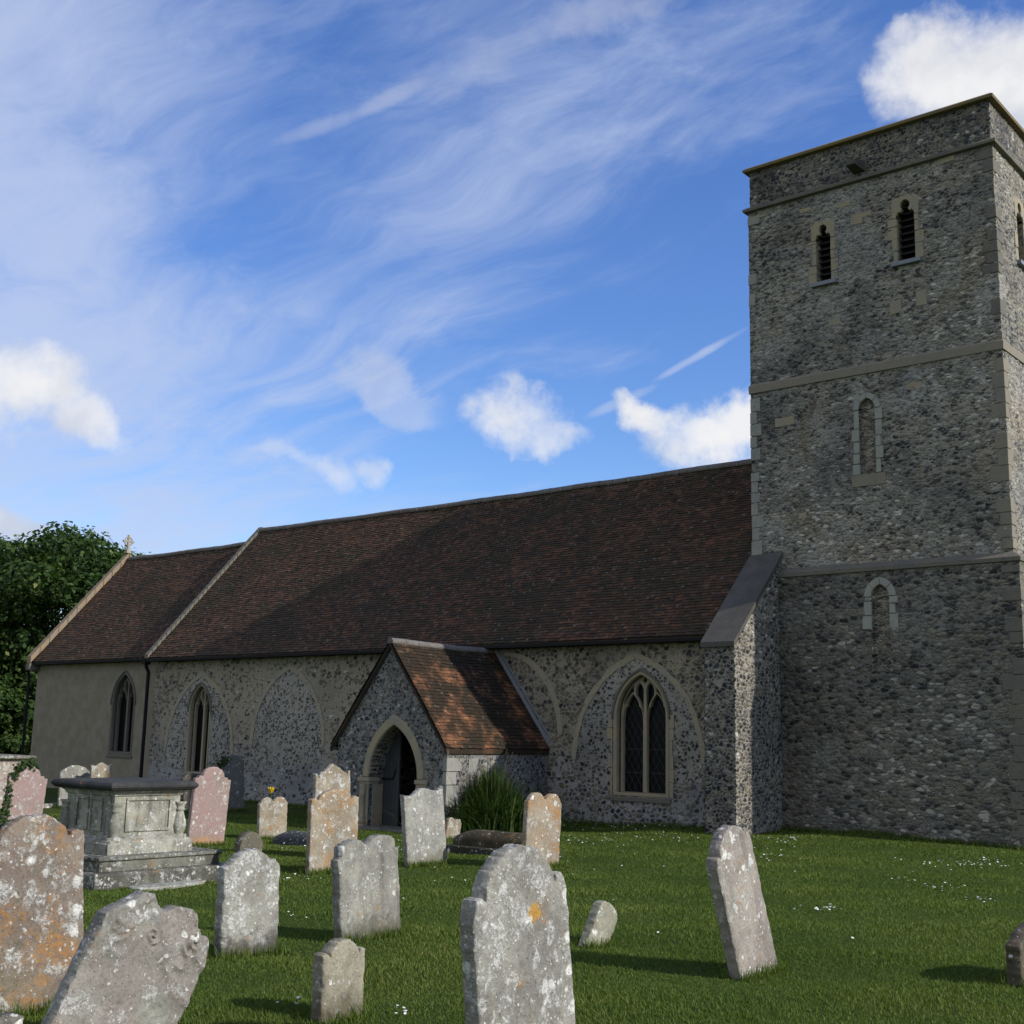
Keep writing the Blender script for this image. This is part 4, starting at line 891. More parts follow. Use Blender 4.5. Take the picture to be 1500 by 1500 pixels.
rubble('flint_facing', pw, faceN(YP), wx0, wx1, -.8, PZ-.1, M['porch_r'], .09, .078, .82, .15, .02, .022, 61, keep=([(wx0-.01, -2), (wx1+.01, -2), (wx1+.01, gz(wx1)), (PX, gz(PX)), (wx0-.01, gz(wx0))],), holes=(arch_opening(dl-.1, dr+.1, -2, dzs, dza+.1),), covn=.35)
rubble('flint_facing', pw, faceW(wx1), YP, -.02, -.8, gz(wx1), M['porch_r'], .09, .078, .82, .15, .02, .024, 62, covn=.3)
# verge board and lead flashing
b = MB()
for sg in (-1, 1):
    q = []
    for s in (0, 1): x = PX+sg*HWP*(1-s)*1.01; z = PEZ+(PZ-PEZ)*s; q.append([(x, YP-.085, z-.16), (x, YP-.02, z-.16), (x, YP-.02, z-.07), (x, YP-.085, z-.07)])
    b.loft(q)
b.build('verge_board', M['timber'], pr_)
b = MB()
for sg in (-1, 1):
    for (dz_, th, y0_) in ((.05, .16, -.012), (.28, .05, -.02)):
        q = []
        for s in (0, 1): x = PX+sg*(HWP*1.0)*(1-s); z = PEZ+(PZ-PEZ)*s; q.append([(x, y0_-.02, z+dz_), (x, y0_+.01, z+dz_), (x, y0_+.01, z+dz_+th), (x, y0_-.02, z+dz_+th)])
        b.loft(q)
b.build('lead_flashing', M['lead'], pr_)
b = MB(); b.box(PX+HWP-.12, PX+HWP-.02, YP-.05, -.02, PEZ-.13, PEZ-.05); b.box(PX-HWP+.02, PX-HWP+.12, YP-.05, -.02, PEZ-.13, PEZ-.05); b.build('eaves_board', M['timber'], pr_)
# door arch of dressed stone, imposts and colonnettes
s = .20
oa = arch((dr-dl)/2+s, dza-dzs+s*1.2, 18, (dl+dr)/2, dzs); ia = arch((dr-dl)/2, dza-dzs, 18, (dl+dr)/2, dzs)
da = plate('door_arch', oa+ia[::-1], [], YP+.13, .36, M['ash'], church, bev=.03); part(da)
for sg, xe in ((-1, dl), (1, dr)):
    b = MB(); xs_ = sorted((xe-sg*.05, xe+sg*.34)); b.box(xs_[0], xs_[1], YP-.07, YP+.30, dzs-.10, dzs-.005)
    xs_ = sorted((xe-sg*.03, xe+sg*.31)); b.box(xs_[0], xs_[1], YP-.04, YP+.28, dzs-.16, dzs-.101)
    b.build('impost', M['ash'], da, bevel=.015)
for sg, xe in ((-1, dl), (1, dr)):
    b = MB(); xs_ = sorted((xe-sg*.02, xe+sg*.0)); b.box(xs_[0], xs_[1], YP+.101, YP+.44, -1.0, dzs-.161)
    xs_ = sorted((xe+sg*.001, xe+sg*.30)); b.box(xs_[0], xs_[1], YP-.03, YP+.10, -1.0, dzs-.161)
    b.build('jamb_stones', M['ash'], da, bevel=.015)
for sg, xe in ((-1, dl), (1, dr)):
    b = MB(); cx = xe+sg*.12; g0 = -.1
    b.lathe(cx, YP-.07, [(.085, g0-.1), (.085, g0), (.06, g0+.03), (.075, g0+.06), (.05, g0+.09), (.048, dzs-.42), (.065, dzs-.40), (.05, dzs-.37), (.085, dzs-.20), (.085, dzs-.165)], 14)
    b.box(cx-.11, cx+.11, YP-.17, YP-.031, -1.0, g0-.101)
    b.build('colonnette', M['ash'], da, smooth=True)
# door leaves
mid = on(584, 1150, 1, YP+.45).x; b = MB()
cxd = (dl+dr)/2; ad = (dr-dl)/2+.02
def dz_at(x):
    rr = (ad*ad+(dza-dzs)**2)/(2*ad); d = abs(x-cxd); return dzs+math.sqrt(max(0, rr*rr-(d-ad+rr)**2))
npl = 5
for k in range(npl):
    xa = dl-.02+(mid-dl+.02)*k/npl; xb = dl-.02+(mid-dl+.02)*(k+1)/npl-.008; ys_ = YP+.46+random.uniform(0, .006)
    q = [(xa, -.62), (xb, -.62), (xb, dz_at(xb)), ((xa+xb)/2, dz_at((xa+xb)/2)), (xa, dz_at(xa))]
    b.loft([[(x, ys_, z) for x, z in q], [(x, ys_+.05, z) for x, z in q]])
dlf = part(b.build('door_leaf', M['wood'], church))
b = MB(); b.tube([(dl, YP+.445, dzs-.03), (dl+(mid-dl)*.62, YP+.445, dzs-.03), (dl+(mid-dl)*.72, YP+.445, dzs+.06), (dl+(mid-dl)*.76, YP+.445, dzs+.2)], [.03, .022, .018, .012], 6)
b.tube([(dl, YP+.445, -.35), (dl+(mid-dl)*.8, YP+.445, -.35)], [.03, .014], 6); b.build('hinge_strap', M['black'], dlf)
b = MB(); x = dr+.0
b.loft([[(x-.05, YP+.5, -.62), (x, YP+.5, -.62), (x, YP+.5, dzs+.2), (x-.05, YP+.5, dzs+.2)], [(x-.30, YP+1.05, -.62), (x-.25, YP+1.05, -.62), (x-.25, YP+1.05, dza-.1), (x-.30, YP+1.05, dza-.1)]]); part(b.build('door_leaf', M['wood'], church))
b = MB(); b.box(dl-.25, dr+.25, YP-.35, YP+.5, -.9, tz(PX, YP)+.07); part(b.build('door_step', M['ash_dark'], church, bevel=.02))

# ------------------------------------------------------------------ headstones
def prof_pts(kind, a=1.0):
    """list of (u, drop below apex as a fraction of the width)"""
    U = np.linspace(0, 1, 81); x = np.abs(U-.5)
    if kind == 'round': d = .5-np.sqrt(np.maximum(.25-x**2, 0))
    elif kind == 'segment': d = .8-np.sqrt(.64-x**2)
    elif kind == 'shoulder':                                     # big round head, small square shoulders with cut notches
        d = np.where(x < .36, .391-np.sqrt(np.maximum(.391**2-x**2, 0)), .30); d = np.where((x >= .385) & (x < .455), .265, d); d = np.where(x >= .455, .265+(x-.455)*3.2, d)
    elif kind == 'bed':                                          # round head with low ears
        d = np.where(x < .33, .34-np.sqrt(np.maximum(.34**2-x**2, 0)), .30); d = np.where(x > .37, .23+.03*np.abs(x-.43)/.07, d)
    elif kind == 'twin': 
        y = np.minimum(np.abs(U-.27), np.abs(U-.74)); d = np.where(y < .19, .22-np.sqrt(np.maximum(.22**2-y**2, 0)), .14); d = np.where(x > .46, .20, d)
    elif kind == 'double':
        y = np.minimum(np.abs(U-.25), np.abs(U-.72)); d = .10-.10*np.cos(np.clip(y/.25, 0, 1)*np.pi/2)+np.where(x > .44, .10, 0)
    elif kind == 'ears':                                         # serpentine top with ears at the corners
        d = .10*(1-np.cos(np.clip(x/.36, 0, 1)*np.pi))/2*1.2; d = np.where(x > .38, .05+.06*np.sin((x-.38)/.12*np.pi), d); d = np.where(x < .10, d-.0, d)
    elif kind == 'scroll':
        d = np.interp(U, [0, .02, .06, .16, .22, .30, .38, .46, .56, .66, .74, .80, .86, .92, .97, 1.], [.40, .36, .30, .17, .07, .03, .10, .13, .03, 0, .02, .12, .17, .16, .24, .40])
    elif kind == 'crown':
        d = np.interp(U, [0, .03, .1, .18, .25, .35, .45, .55, .65, .75, .83, .9, .97, 1.], [.34, .26, .25, .16, .09, .03, 0, 0, .04, .12, .20, .22, .28, .36])
    elif kind == 'point': d = np.where(x < .40, x*.85, .40); d = np.where(x > .43, .26, d)
    elif kind == 'cap': d = np.where(x < .30, .30-np.sqrt(np.maximum(.09-x**2, 0)), .30); d = np.where(x > .40, .36+.02*x, d)
    elif kind == 'flat': d = .02+.03*np.sin(U*9)
    return U, d*a
def spirals(u, v, w_, h_):
    """worn carved scrollwork and leafage near the head of a stone"""
    d = (h_-v)/w_; reach = .62-.25*math.sin(math.pi*u)
    if d > reach+.12: return 0.0
    fade = min(1.0, max(0.0, (reach+.12-d)/.12))
    s = 0.0
    for (cu, dv, rr, hand, pitch) in ((.16, .26, .15, 1, .075), (.80, .20, .15, -1, .07), (.44, .30, .12, -1, .06)):
        dx_, dy_ = u-cu, d-dv; r_ = math.hypot(dx_, dy_*1.1)
        if r_ < rr: s = max(s, (1-(r_/rr)**2)**.6*(.5+.5*math.sin(2*math.pi*r_/pitch-hand*math.atan2(dy_, dx_)*2)))
    p = Vector((u*4.3+1.1*mn.noise(Vector((u*3, d*3, 5))), d*4.3+1.1*mn.noise(Vector((u*3, d*3, 9))), 2.2))
    lf = 1-abs(mn.noise(p))*2.6
    lf2 = 1-abs(mn.noise(p*2.1))*2.6
    return fade*max(s*.9, .75*max(0, lf), .45*max(0, lf2))
STONES = {}
def headstone(key, label, BL, LU, BR, AP, kind, mat, thick=.1, amp=1.0, seg=(60, 70), carve=0.0, base=None, name='headstone', lean_back=0.0, yaw=0.0, group=None, bevel_r=.012, wfix=None):
    P0 = ground_at(*BL) if base is None else base(*BL)
    X = P0.x
    q = on(*LU, 0, X); up = Vector((0, q.y-P0.y, q.z-P0.z)).normalized(); rt = Vector((0, up.z, -up.y))
    w_ = (on(*BR, 0, X)-P0).dot(rt) if wfix is None else wfix
    h_ = (on(*AP, 0, X)-P0).dot(up)
    U, dr_ = prof_pts(kind, amp); bur = .35
    nu, nv = seg; us = np.unique(np.concatenate([np.linspace(0, 1, nu), U[np.where(np.abs(np.diff(dr_, prepend=dr_[0])) > .03)], [.004, .012, .03, .97, .988, .996]])); nu = len(us)
    sd = random.uniform(0, 99); tops = []
    for u in us: tops.append(h_-w_*float(np.interp(u, U, dr_))+.008*mn.noise(Vector((u*9, sd, 0)))*2*min(1, w_)+.011*mn.noise(Vector((u*31, sd, 4)))+.007*mn.noise(Vector((u*75, sd, 8))))
    tops = np.array(tops); tops += h_-tops.max()
    fr, bk = [], []
    ts = np.linspace(0, 1, nv); ts = np.concatenate([ts[:-1], [.985, .995, 1.0]]); ts = np.unique(ts); nv = len(ts)
    edge_j = [0.006*mn.noise(Vector((v_*14, sd, 7)))*2+.004*mn.noise(Vector((v_*50, sd, 3))) for v_ in ts]
    for i, u in enumerate(us):
        for j, t_ in enumerate(ts):
            v = -bur+(tops[i]+bur)*t_
            y = u*w_ + (edge_j[j] if u < .5 else -edge_j[j])*(1 if (u < .02 or u > .98) else 0)
            d = min(u*w_, (1-u)*w_, tops[i]-v)
            f = -bevel_r*math.exp(-d/(bevel_r*.8))
            nn = .006*mn.noise(Vector((y*5, v*5, sd)))+.004*mn.noise(Vector((y*17, v*17, sd)))
            cv = 0.0
            if carve: cv = carve*spirals(u, v, w_, h_)
            fr.append((thick/2+f+nn+cv, y, v)); bk.append((-thick/2-f, y, v))
    n = nu*nv; vs = fr+bk; fs = []
    for i in range(nu-1):
        for j in range(nv-1):
            a = i*nv+j; b_ = (i+1)*nv+j
            fs.append((a, b_, b_+1, a+1)); fs.append((n+a+1, n+b_+1, n+b_, n+a))
    for j in range(nv-1):
        a = j; fs.append((a, a+1, n+a+1, n+a)); a = (nu-1)*nv+j; fs.append((a+1, a, n+a, n+a+1))
    for i in range(nu-1):
        a = i*nv+nv-1; b_ = (i+1)*nv+nv-1; fs.append((a, b_, n+b_, n+a)); a = i*nv; b_ = (i+1)*nv; fs.append((b_, a, n+a, n+b_))
    me = bpy.data.meshes.new(name); me.from_pydata(vs, [], fs); me.update()
    me.polygons.foreach_set('use_smooth', [True]*len(me.polygons)); me.materials.append(mat)
    me.set_sharp_from_angle(angle=R(45))
    o = link(bpy.data.objects.new(name, me)); o.location = P0+Vector((-thick/2, 0, 0))
    o.rotation_euler = (math.atan2(-up.y, up.z), lean_back, yaw)
    tag(o, label, 'gravestone', group); STONES[key] = (o, w_, h_)
    print('stone', key, 'loc', [round(c, 2) for c in P0], 'w %.2f h %.2f lean %.1f' % (w_, h_, math.degrees(math.atan2(up.y, up.z))))
    return o
G = grave
GRY = ((0.36, 0.33, 0.28), (0.29, 0.265, 0.23)); TAN = ((0.37, 0.30, 0.22), (0.31, 0.245, 0.18)); BRN = ((0.235, 0.185, 0.13), (0.18, 0.15, 0.115)); PNK = ((0.34, 0.235, 0.20), (0.33, 0.26, 0.215))
headstone('A', 'tall grey round-topped gravestone with notched shoulders and one bright orange patch, nearest the middle', (709, 1592), (692, 1310), (850, 1580), (762, 1238), 'shoulder', G('grave a', (.33, .30, .255), (.25, .225, .195), .22, .75, 0, .25, 1, .15, patch=(.52, .82)), .12, 1.0, (110, 130))
headstone('B', 'narrow pale gravestone leaning to the left alone on the lawn before the tower', (1087, 1437), (1049, 1262), (1143, 1423), (1067, 1215), 'shoulder', G('grave b', (.38, .33, .28), (.31, .27, .235), .10, .35, .15, .2, 2, .45), .12, .9, (80, 100))
headstone('C', 'very small plain footstone leaning right in the lawn behind the nearest middle stone', (858, 1389), (876, 1340), (892, 1386), (891, 1318), 'round', G('grave c', (.36, .33, .25), (.30, .27, .20), .2, .2, 0, .3, 3), .11, .6, (40, 40), name='footstone')
headstone('D', 'orange lichened gravestone with twin bumps on top, right of the mossy coped tomb', (769, 1274), (774, 1184), (819, 1268), (804, 1162), 'twin', G('grave d', *TAN, 1.0, .35, .1, .2, 4, .25), .1, .8)
headstone('E', 'pale grey gravestone with eared serpentine top standing in front of the porch door', (598, 1271), (593, 1185), (656, 1265), (617, 1155), 'ears', G('grave e', (.38, .35, .31), (.30, .28, .255), .12, .5, 0, .45, 5, .2, (.16, .15, .11)), .1, .8)
headstone('F', 'wide grey double-humped gravestone with dark streak down its middle', (501, 1383), (496, 1243), (589, 1380), (530, 1228), 'double', G('grave f', *GRY, .15, .4, 0, .25, 6, .6, (.10, .095, .07)), .12, 1.0, (80, 90))
headstone('G', 'grey gravestone with crown-shaped top, blotched with white lichen over a dark foot', (324, 1405), (329, 1290), (407, 1389), (368, 1244), 'crown', G('grave g', *GRY, .12, .85, .0, .3, 7, 0, (.05, .045, .035)), .12, .8, (80, 90))
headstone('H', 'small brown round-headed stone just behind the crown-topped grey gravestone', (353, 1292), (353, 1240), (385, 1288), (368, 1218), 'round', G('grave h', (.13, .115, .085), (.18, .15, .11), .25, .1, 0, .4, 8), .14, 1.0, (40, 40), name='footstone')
headstone('I', 'small low tan gravestone with notched round head, front centre left', (471, 1501), (475, 1402), (533, 1484), (507, 1376), 'bed', G('grave i', (.35, .31, .235), (.29, .25, .185), .5, .3, 0, .35, 9, 0, (.10, .085, .06)), .12, .8, (70, 80))
headstone('J', 'tall orange-mottled gravestone with low round crest, left of the porch door', (453, 1282), (457, 1178), (523, 1275), (485, 1156), 'bed', G('grave j', *TAN, .9, .45, .0, .35, 10), .1, .55)
headstone('K', 'pale peaked gravestone standing directly behind the tall orange-mottled one', (463, 1258), (463, 1133), (514, 1254), (487, 1119), 'point', G('grave k', *TAN, .5, .65, 0, .2, 11), .09, .7)
headstone('L', 'short twin-bumped tan gravestone with a yellow flower behind it', (379, 1231), (381, 1177), (420, 1226), (410, 1167), 'twin', G('grave l', *TAN, .45, .6, .0, .25, 12), .09, .8)
headstone('N', 'round-topped pink gravestone with orange foot beside the chest tomb', (275, 1241), (287, 1140), (328, 1239), (313, 1123), 'cap', G('grave n', *PNK, .35, .35, .8, .15, 13, 0, (.40, .22, .08)), .1, .75)
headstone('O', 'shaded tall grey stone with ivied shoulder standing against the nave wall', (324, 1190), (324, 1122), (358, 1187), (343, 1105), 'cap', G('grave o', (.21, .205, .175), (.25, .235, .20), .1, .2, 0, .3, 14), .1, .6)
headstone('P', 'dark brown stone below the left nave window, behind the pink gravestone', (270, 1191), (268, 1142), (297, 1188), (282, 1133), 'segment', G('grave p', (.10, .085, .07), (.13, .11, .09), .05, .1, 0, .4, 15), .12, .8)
headstone('Q', 'small stepped cream stone peeping over the chest tomb lid', (131, 1186), (134, 1130), (161, 1183), (147, 1117), 'ears', G('grave q', *TAN, .3, .55, 0, .2, 16), .09, 1.2)
headstone('R', 'grey pale stone with uneven rounded top left of the chest tomb lid', (86, 1184), (89, 1132), (129, 1182), (113, 1121), 'segment', G('grave r', (.32, .29, .25), (.27, .25, .22), .1, .5, 0, .25, 17), .1, 1.2)
headstone('S', 'leaning pink gravestone with ivy down its left edge at far left', (0, 1236), (14, 1142), (58, 1226), (47, 1121), 'cap', G('grave s', (.36, .24, .22), (.34, .29, .25), .1, .45, .9, .1, 18), .1, .8)
headstone('T', 'big broad brown gravestone crusted with orange and white lichen, near left corner', (-32, 1500), (-27, 1222), (122, 1480), (47, 1195), 'bed', G('grave t', *BRN, .85, .62, .25, .2, 19, wscale=9.0), .12, .75, (110, 120))
headstone('U', 'near grey gravestone tilted far right with weathered carved scrolls across its head', (32, 1592), (144, 1363), (222, 1590), (240, 1309), 'scroll', G('grave u', (.31, .295, .25), (.25, .235, .20), .08, .45, .25, .2, 20), .12, .75, (120, 150), carve=.033)
headstone('V', 'top edge of a low grey stone at the bottom left corner', (-42, 1590), (-42, 1515), (36, 1585), (4, 1487), 'segment', G('grave v', (.20, .18, .15), (.15, .135, .115), .1, .2, 0, .4, 21), .12, .7)
headstone('W', 'dark sided stone cut by the right edge of the photo', (1499, 1447), (1494, 1364), (1560, 1430), (1527, 1348), 'segment', G('grave w', (.12, .095, .065), (.10, .08, .06), .1, .03, 0, .4, 22), .13, .7)
headstone('X', 'tiny broken tan stone beside the mossy coped tomb', (652, 1232), (657, 1203), (673, 1229), (666, 1198), 'twin', G('grave x', *TAN, .5, .6, 0, .2, 23), .09, .8, (40, 40), name='footstone')

# ------------------------------------------------------------------ tombs
tomb_m = G('tomb stone', (.40, .37, .30), (.28, .26, .215), .08, .45, 0, .75, 31, .75, (.12, .115, .09))
tomb_d = G('tomb lid stone', (.035, .034, .034), (.07, .068, .065), .02, 0, 0, .5, 32)
tomb_step = G('tomb step stone', (.20, .19, .155), (.11, .10, .08), .1, .45, 0, .6, 33, .5)
g0 = ground_at(187, 1301); XS = g0.x; ZG = g0.z
def yat(px, py, X): return on(px, py, 0, X).y
s2 = .19; s1 = .18
Xs1 = XS-.14; Xb = XS-.48
yb0, yb1 = yat(166, 1200, Xb), yat(262, 1200, Xb)
zt = on(215, 1158, 0, Xb).z                                    # top of the body
xl = on(98, 1180, 1, yb0).x
Lb = Xb-xl
print('tomb', g0, 'body y', yb0, yb1, 'top', zt-ZG, 'length', Lb)
Lb = min(max(Lb, .9), 2.1)
tomb = empty('chest_tomb', (Xb-Lb/2, (yb0+yb1)/2, ZG), 'pale panelled stone chest tomb with dark slab lid and stepped base', 'chest tomb')
TO = tuple(tomb.location)
def tp(b, name, mat, parent=None, **k):
    o = b.build(name, mat, parent or tomb, **k); 
    if parent is None: o.matrix_local = Matrix.Translation((-TO[0], -TO[1], -TO[2]))
    return o
b = MB(); b.rects(Xb-Lb-.34, Xb+.48, yb0-.5, yb1+.62, [(0, ZG-.4), (.0, ZG+s2-.03), (-.02, ZG+s2)]); tp(b, 'lower_step', tomb_step, bevel=.015)
b = MB(); b.rects(Xb-Lb-.22, Xb+.34, yb0-.36, yb1+.44, [(0, ZG+s2+.001), (.0, ZG+s2+s1-.05), (.03, ZG+s2+s1-.04), (.03, ZG+s2+s1-.005), (.015, ZG+s2+s1)]); tp(b, 'upper_step', tomb_step, bevel=.008)
zb_ = ZG+s2+s1
b = MB(); b.rects(Xb-Lb, Xb, yb0, yb1, [(.14, zb_+.001), (.14, zb_+.13), (.12, zb_+.145), (.11, zb_+.165), (.03, zb_+.21), (.0, zb_+.22), (0, zt-.07), (.02, zt-.06), (.03, zt-.03), (.07, zt)]); bod = tp(b, 'body', tomb_m)
# raised frames of the panels
def frame_x(x, y0, y1, z0, z1, t_, sg):
    b.box(min(x, x+sg*.022), max(x, x+sg*.022), y0, y1, z0, z0+t_); b.box(min(x, x+sg*.022), max(x, x+sg*.022), y0, y1, z1-t_, z1)
    b.box(min(x, x+sg*.022), max(x, x+sg*.022), y0, y0+t_, z0+t_, z1-t_); b.box(min(x, x+sg*.022), max(x, x+sg*.022), y1-t_, y1, z0+t_, z1-t_)
def frame_y(y, x0, x1, z0, z1, t_):
    b.box(x0, x1, y-.022, y, z0, z0+t_); b.box(x0, x1, y-.022, y, z1-t_, z1); b.box(x0, x0+t_, y-.022, y, z0+t_, z1-t_); b.box(x1-t_, x1, y-.022, y, z0+t_, z1-t_)
wB = yb1-yb0
b = MB(); frame_x(Xb, yb0+wB*.17, yb1-wB*.14, zb_+.27, zt-.09, .035, 1); tp(b, 'panel_frame', tomb_m, bevel=.006)
b = MB(); frame_y(yb0, Xb-Lb+.25, Xb-Lb*.52, zb_+.27, zt-.09, .035); tp(b, 'panel_frame', tomb_m, bevel=.006)
b = MB(); frame_y(yb0, Xb-Lb*.48, Xb-.25, zb_+.27, zt-.09, .035); tp(b, 'panel_frame', tomb_m, bevel=.006)
hB = zt-.07-zb_-.27
for (cx, cy) in ((Xb+.02, yb0+.01), (Xb+.0, yb1+.01), (Xb-Lb-.0, yb0-.01), (Xb-Lb-.0, yb1+.01)):
    b = MB(); z0 = zb_+.15
    b.lathe(cx, cy, [(.11, z0), (.10, z0+.06), (.06, z0+hB*.12), (.065, z0+hB*.17), (.083, z0+hB*.30), (.092, z0+hB*.40), (.078, z0+hB*.56), (.052, z0+hB*.76), (.046, z0+hB*.82), (.072, z0+hB*.86), (.05, z0+hB*.89), (.065, z0+hB*1.0), (.085, z0+hB*1.08)], 16); tp(b, 'baluster', tomb_m, smooth=True)
b = MB(); b.rects(Xb-Lb, Xb, yb0, yb1, [(.08, zt+.001), (.13, zt+.015), (.165, zt+.05), (.165, zt+.075), (.14, zt+.105), (.09, zt+.12)]); tp(b, 'lid', tomb_d)

g1 = ground_at(40, 1184); X1 = g1.x; Z1 = g1.z; ye = yat(40, 1140, X1); zt1 = on(20, 1112, 0, X1).z
tomb2 = empty('chest_tomb', (X1-.9, ye-.5, Z1), 'pinkish cream chest tomb with thin slab lid cut by the left edge of the photo', 'chest tomb'); TO = tuple(tomb2.location)
pk = G('pink tomb stone', (.40, .32, .27), (.36, .32, .27), .1, .5, .5, .2, 34)
b = MB(); b.rects(X1-1.8, X1, ye-1.05, ye, [(.1, Z1-.3), (.1, Z1+.12), (.02, Z1+.16), (0, Z1+.17), (0, zt1-.05), (.04, zt1)]); o = tp(b, 'body', pk, tomb2); o.matrix_local = Matrix.Translation((-TO[0], -TO[1], -TO[2]))
b = MB(); b.rects(X1-1.8, X1, ye-1.05, ye, [(.08, zt1+.001), (.15, zt1+.02), (.15, zt1+.07), (.08, zt1+.10)]); o = tp(b, 'lid', tomb_step, tomb2, bevel=.01); o.matrix_local = Matrix.Translation((-TO[0], -TO[1], -TO[2]))

def coped(name, label, pa, pb, ptop, mat, base_mat=None, base_h=0.0, width=.62, extra=0.4, rounded=True):
    a = ground_at(*pa); Y = a.y; bx = on(pb[0], pb[1], 1, Y).x; h_ = on(ptop[0], ptop[1], 1, Y+width/2).z-a.z
    x0, x1 = a.x, bx+extra; z = a.z
    root = empty(name, ((x0+x1)/2, Y+width/2, z), label, 'coped tomb'); T_ = tuple(root.location)
    b = MB(); n = 12; rings = []
    for i in range(n+1):
        s = i/n; x = x0+.05+(x1-x0-.1)*s; e = 1-.30*max(0, (1-min(s, 1-s)*n/1.6)) ; ring = []
        z0 = z+base_h-.001-(0.3 if not base_h else 0)
        for k in range(13):
            q = math.pi*k/12
            ring.append((x, Y+width/2-(width/2-.04)*math.cos(q)*(1 if not rounded else 1), z+base_h+(h_-base_h)*e*(math.sin(q)**.75)+.006*mn.noise(Vector((x*4, q*3, 1)))))
        ring += [(x, Y+width-.04, z0), (x, Y+.04, z0)]
        rings.append(ring)
    b.loft(rings); o = b.build('body', mat, root, smooth=True); o.matrix_local = Matrix.Translation((-T_[0], -T_[1], -T_[2])); o.data.set_sharp_from_angle(angle=R(50))
    if base_h:
        b = MB(); b.rects(x0, x1, Y, Y+width, [(.06, z-.3), (.06, z+base_h-.02), (.04, z+base_h)]); o = b.build('base', base_mat, root, bevel=.01); o.matrix_local = Matrix.Translation((-T_[0], -T_[1], -T_[2]))
    print(name, a, 'h', h_, 'len', x1-x0)
    return root
coped('coped_tomb', 'dark grey barrel-shaped coped tomb lying left of the tall orange-mottled gravestone', (394, 1236), (455, 1238), (425, 1216), G('coped dark', (.05, .052, .058), (.085, .085, .088), .02, .25, 0, .3, 35), None, 0, .6, .5)
moss = G('coped moss', (.085, .06, .028), (.05, .045, .022), .25, .12, 0, .5, 36)
coped('coped_tomb', 'brown mossy coped tomb on a low plinth between porch shrub and lawn', (657, 1249), (770, 1253), (715, 1216), moss, G('plinth moss', (.045, .04, .025), (.06, .055, .04), .1, .15, 0, .3, 37), .14, .7, .1)
def slab(label, pa, w_, l_, mat, h_=.05, rot=0.0):
    q = ground_at(*pa); b = MB(); n = 18
    o_ = [(math.copysign(abs(math.cos(t_))**.5, math.cos(t_))*l_/2*random.uniform(.93, 1.03), math.copysign(abs(math.sin(t_))**.5, math.sin(t_))*w_/2*random.uniform(.93, 1.03)) for t_ in (2*math.pi*i/n for i in range(n))]
    b.loft([[(x, y, -.2) for x, y in o_], [(x, y, h_-.012) for x, y in o_], [(x*.97, y*.97, h_) for x, y in o_]]); o = b.build('flat_stone', mat); o.location = q; o.rotation_euler = (0, 0, rot); return tag(o, label, 'flat stone')
slab('pale flat stone lying in the turf in front of the stepped tomb', (245, 1298), .4, 1.2, G('flat pale', (.36, .35, .30), (.28, .27, .23), .1, .6, 0, .3, 38), .035, R(100))
slab('low pale kerb stone in the grass right of the leaning pink gravestone', (82, 1182), .3, 1.3, G('flat kerb', (.33, .31, .25), (.26, .24, .2), .1, .4, 0, .3, 39), .1, R(96))

# ------------------------------------------------------------------ plants
def leaf_mat(name, stops, trans=.3, rough=.6):
    m = bpy.data.materials.new(name); m.use_nodes = True; t = NT(m.node_tree); p = m.node_tree.nodes['Principled BSDF']; out = m.node_tree.nodes['Material Output']
    rnd = t.node('ShaderNodeAttribute', attribute_name='rnd').outputs['Fac']
    c = t.ramp(rnd, stops); t.put(p.inputs['Base Color'], c); p.inputs['Roughness'].default_value = rough; p.inputs['Specular IOR Level'].default_value = .2
    tr = t.node('ShaderNodeBsdfTranslucent', {'Color': t.mix(1.0, c, (1.1, 1.25, .5), 'MULTIPLY')})
    mx = t.node('ShaderNodeMixShader', {0: trans}); t.l.new(p.outputs[0], mx.inputs[1]); t.l.new(tr.outputs[0], mx.inputs[2]); t.l.new(mx.outputs[0], out.inputs['Surface'])
    return m
def np_mesh(name, V, F, rnd, mat, parent=None):
    """V (n,3), F (m,k) equal sized faces, one random value per face"""
    me = bpy.data.meshes.new(name); m_, k = F.shape
    me.vertices.add(len(V)); me.vertices.foreach_set('co', V.astype(np.float32).ravel())
    me.loops.add(m_*k); me.loops.foreach_set('vertex_index', F.astype(np.int32).ravel())
    me.polygons.add(m_); me.polygons.foreach_set('loop_start', np.arange(0, m_*k, k, dtype=np.int32)); me.polygons.foreach_set('loop_total', np.full(m_, k, dtype=np.int32))
    me.update(calc_edges=True); at_ = me.attributes.new('rnd', 'FLOAT', 'FACE'); at_.data.foreach_set('value', rnd.astype(np.float32)); me.materials.append(mat); me.validate()
    return link(bpy.data.objects.new(name, me), parent)
def leaves(P, Nrm, size, aspect=.6):
    """kite shaped leaves at P with normals Nrm"""
    n = len(P); t_ = rng.normal(size=(n, 3)); a = np.cross(Nrm, t_); a /= np.linalg.norm(a, axis=1)[:, None]+1e-9; b_ = np.cross(Nrm, a); b_ /= np.linalg.norm(b_, axis=1)[:, None]+1e-9
    s_ = (size*rng.uniform(.7, 1.3, n))[:, None]
    V = np.stack([P-a*s_, P-b_*s_*aspect+Nrm*s_*.12, P+a*s_, P+b_*s_*aspect+Nrm*s_*.12], 1).reshape(-1, 3)
    return V, np.arange(4*n).reshape(n, 4)
TREE = leaf_mat('tree leaves', [(0, (.017, .036, .011)), (.5, (.046, .086, .021)), (.85, (.088, .136, .034)), (1, (.17, .19, .06))], .35)
IVY = leaf_mat('ivy leaves', [(0, (.015, .032, .010)), (.6, (.035, .065, .015)), (1, (.075, .10, .03))], .2)
bark = plain('bark', (.06, .05, .04), .95, .4, 4)
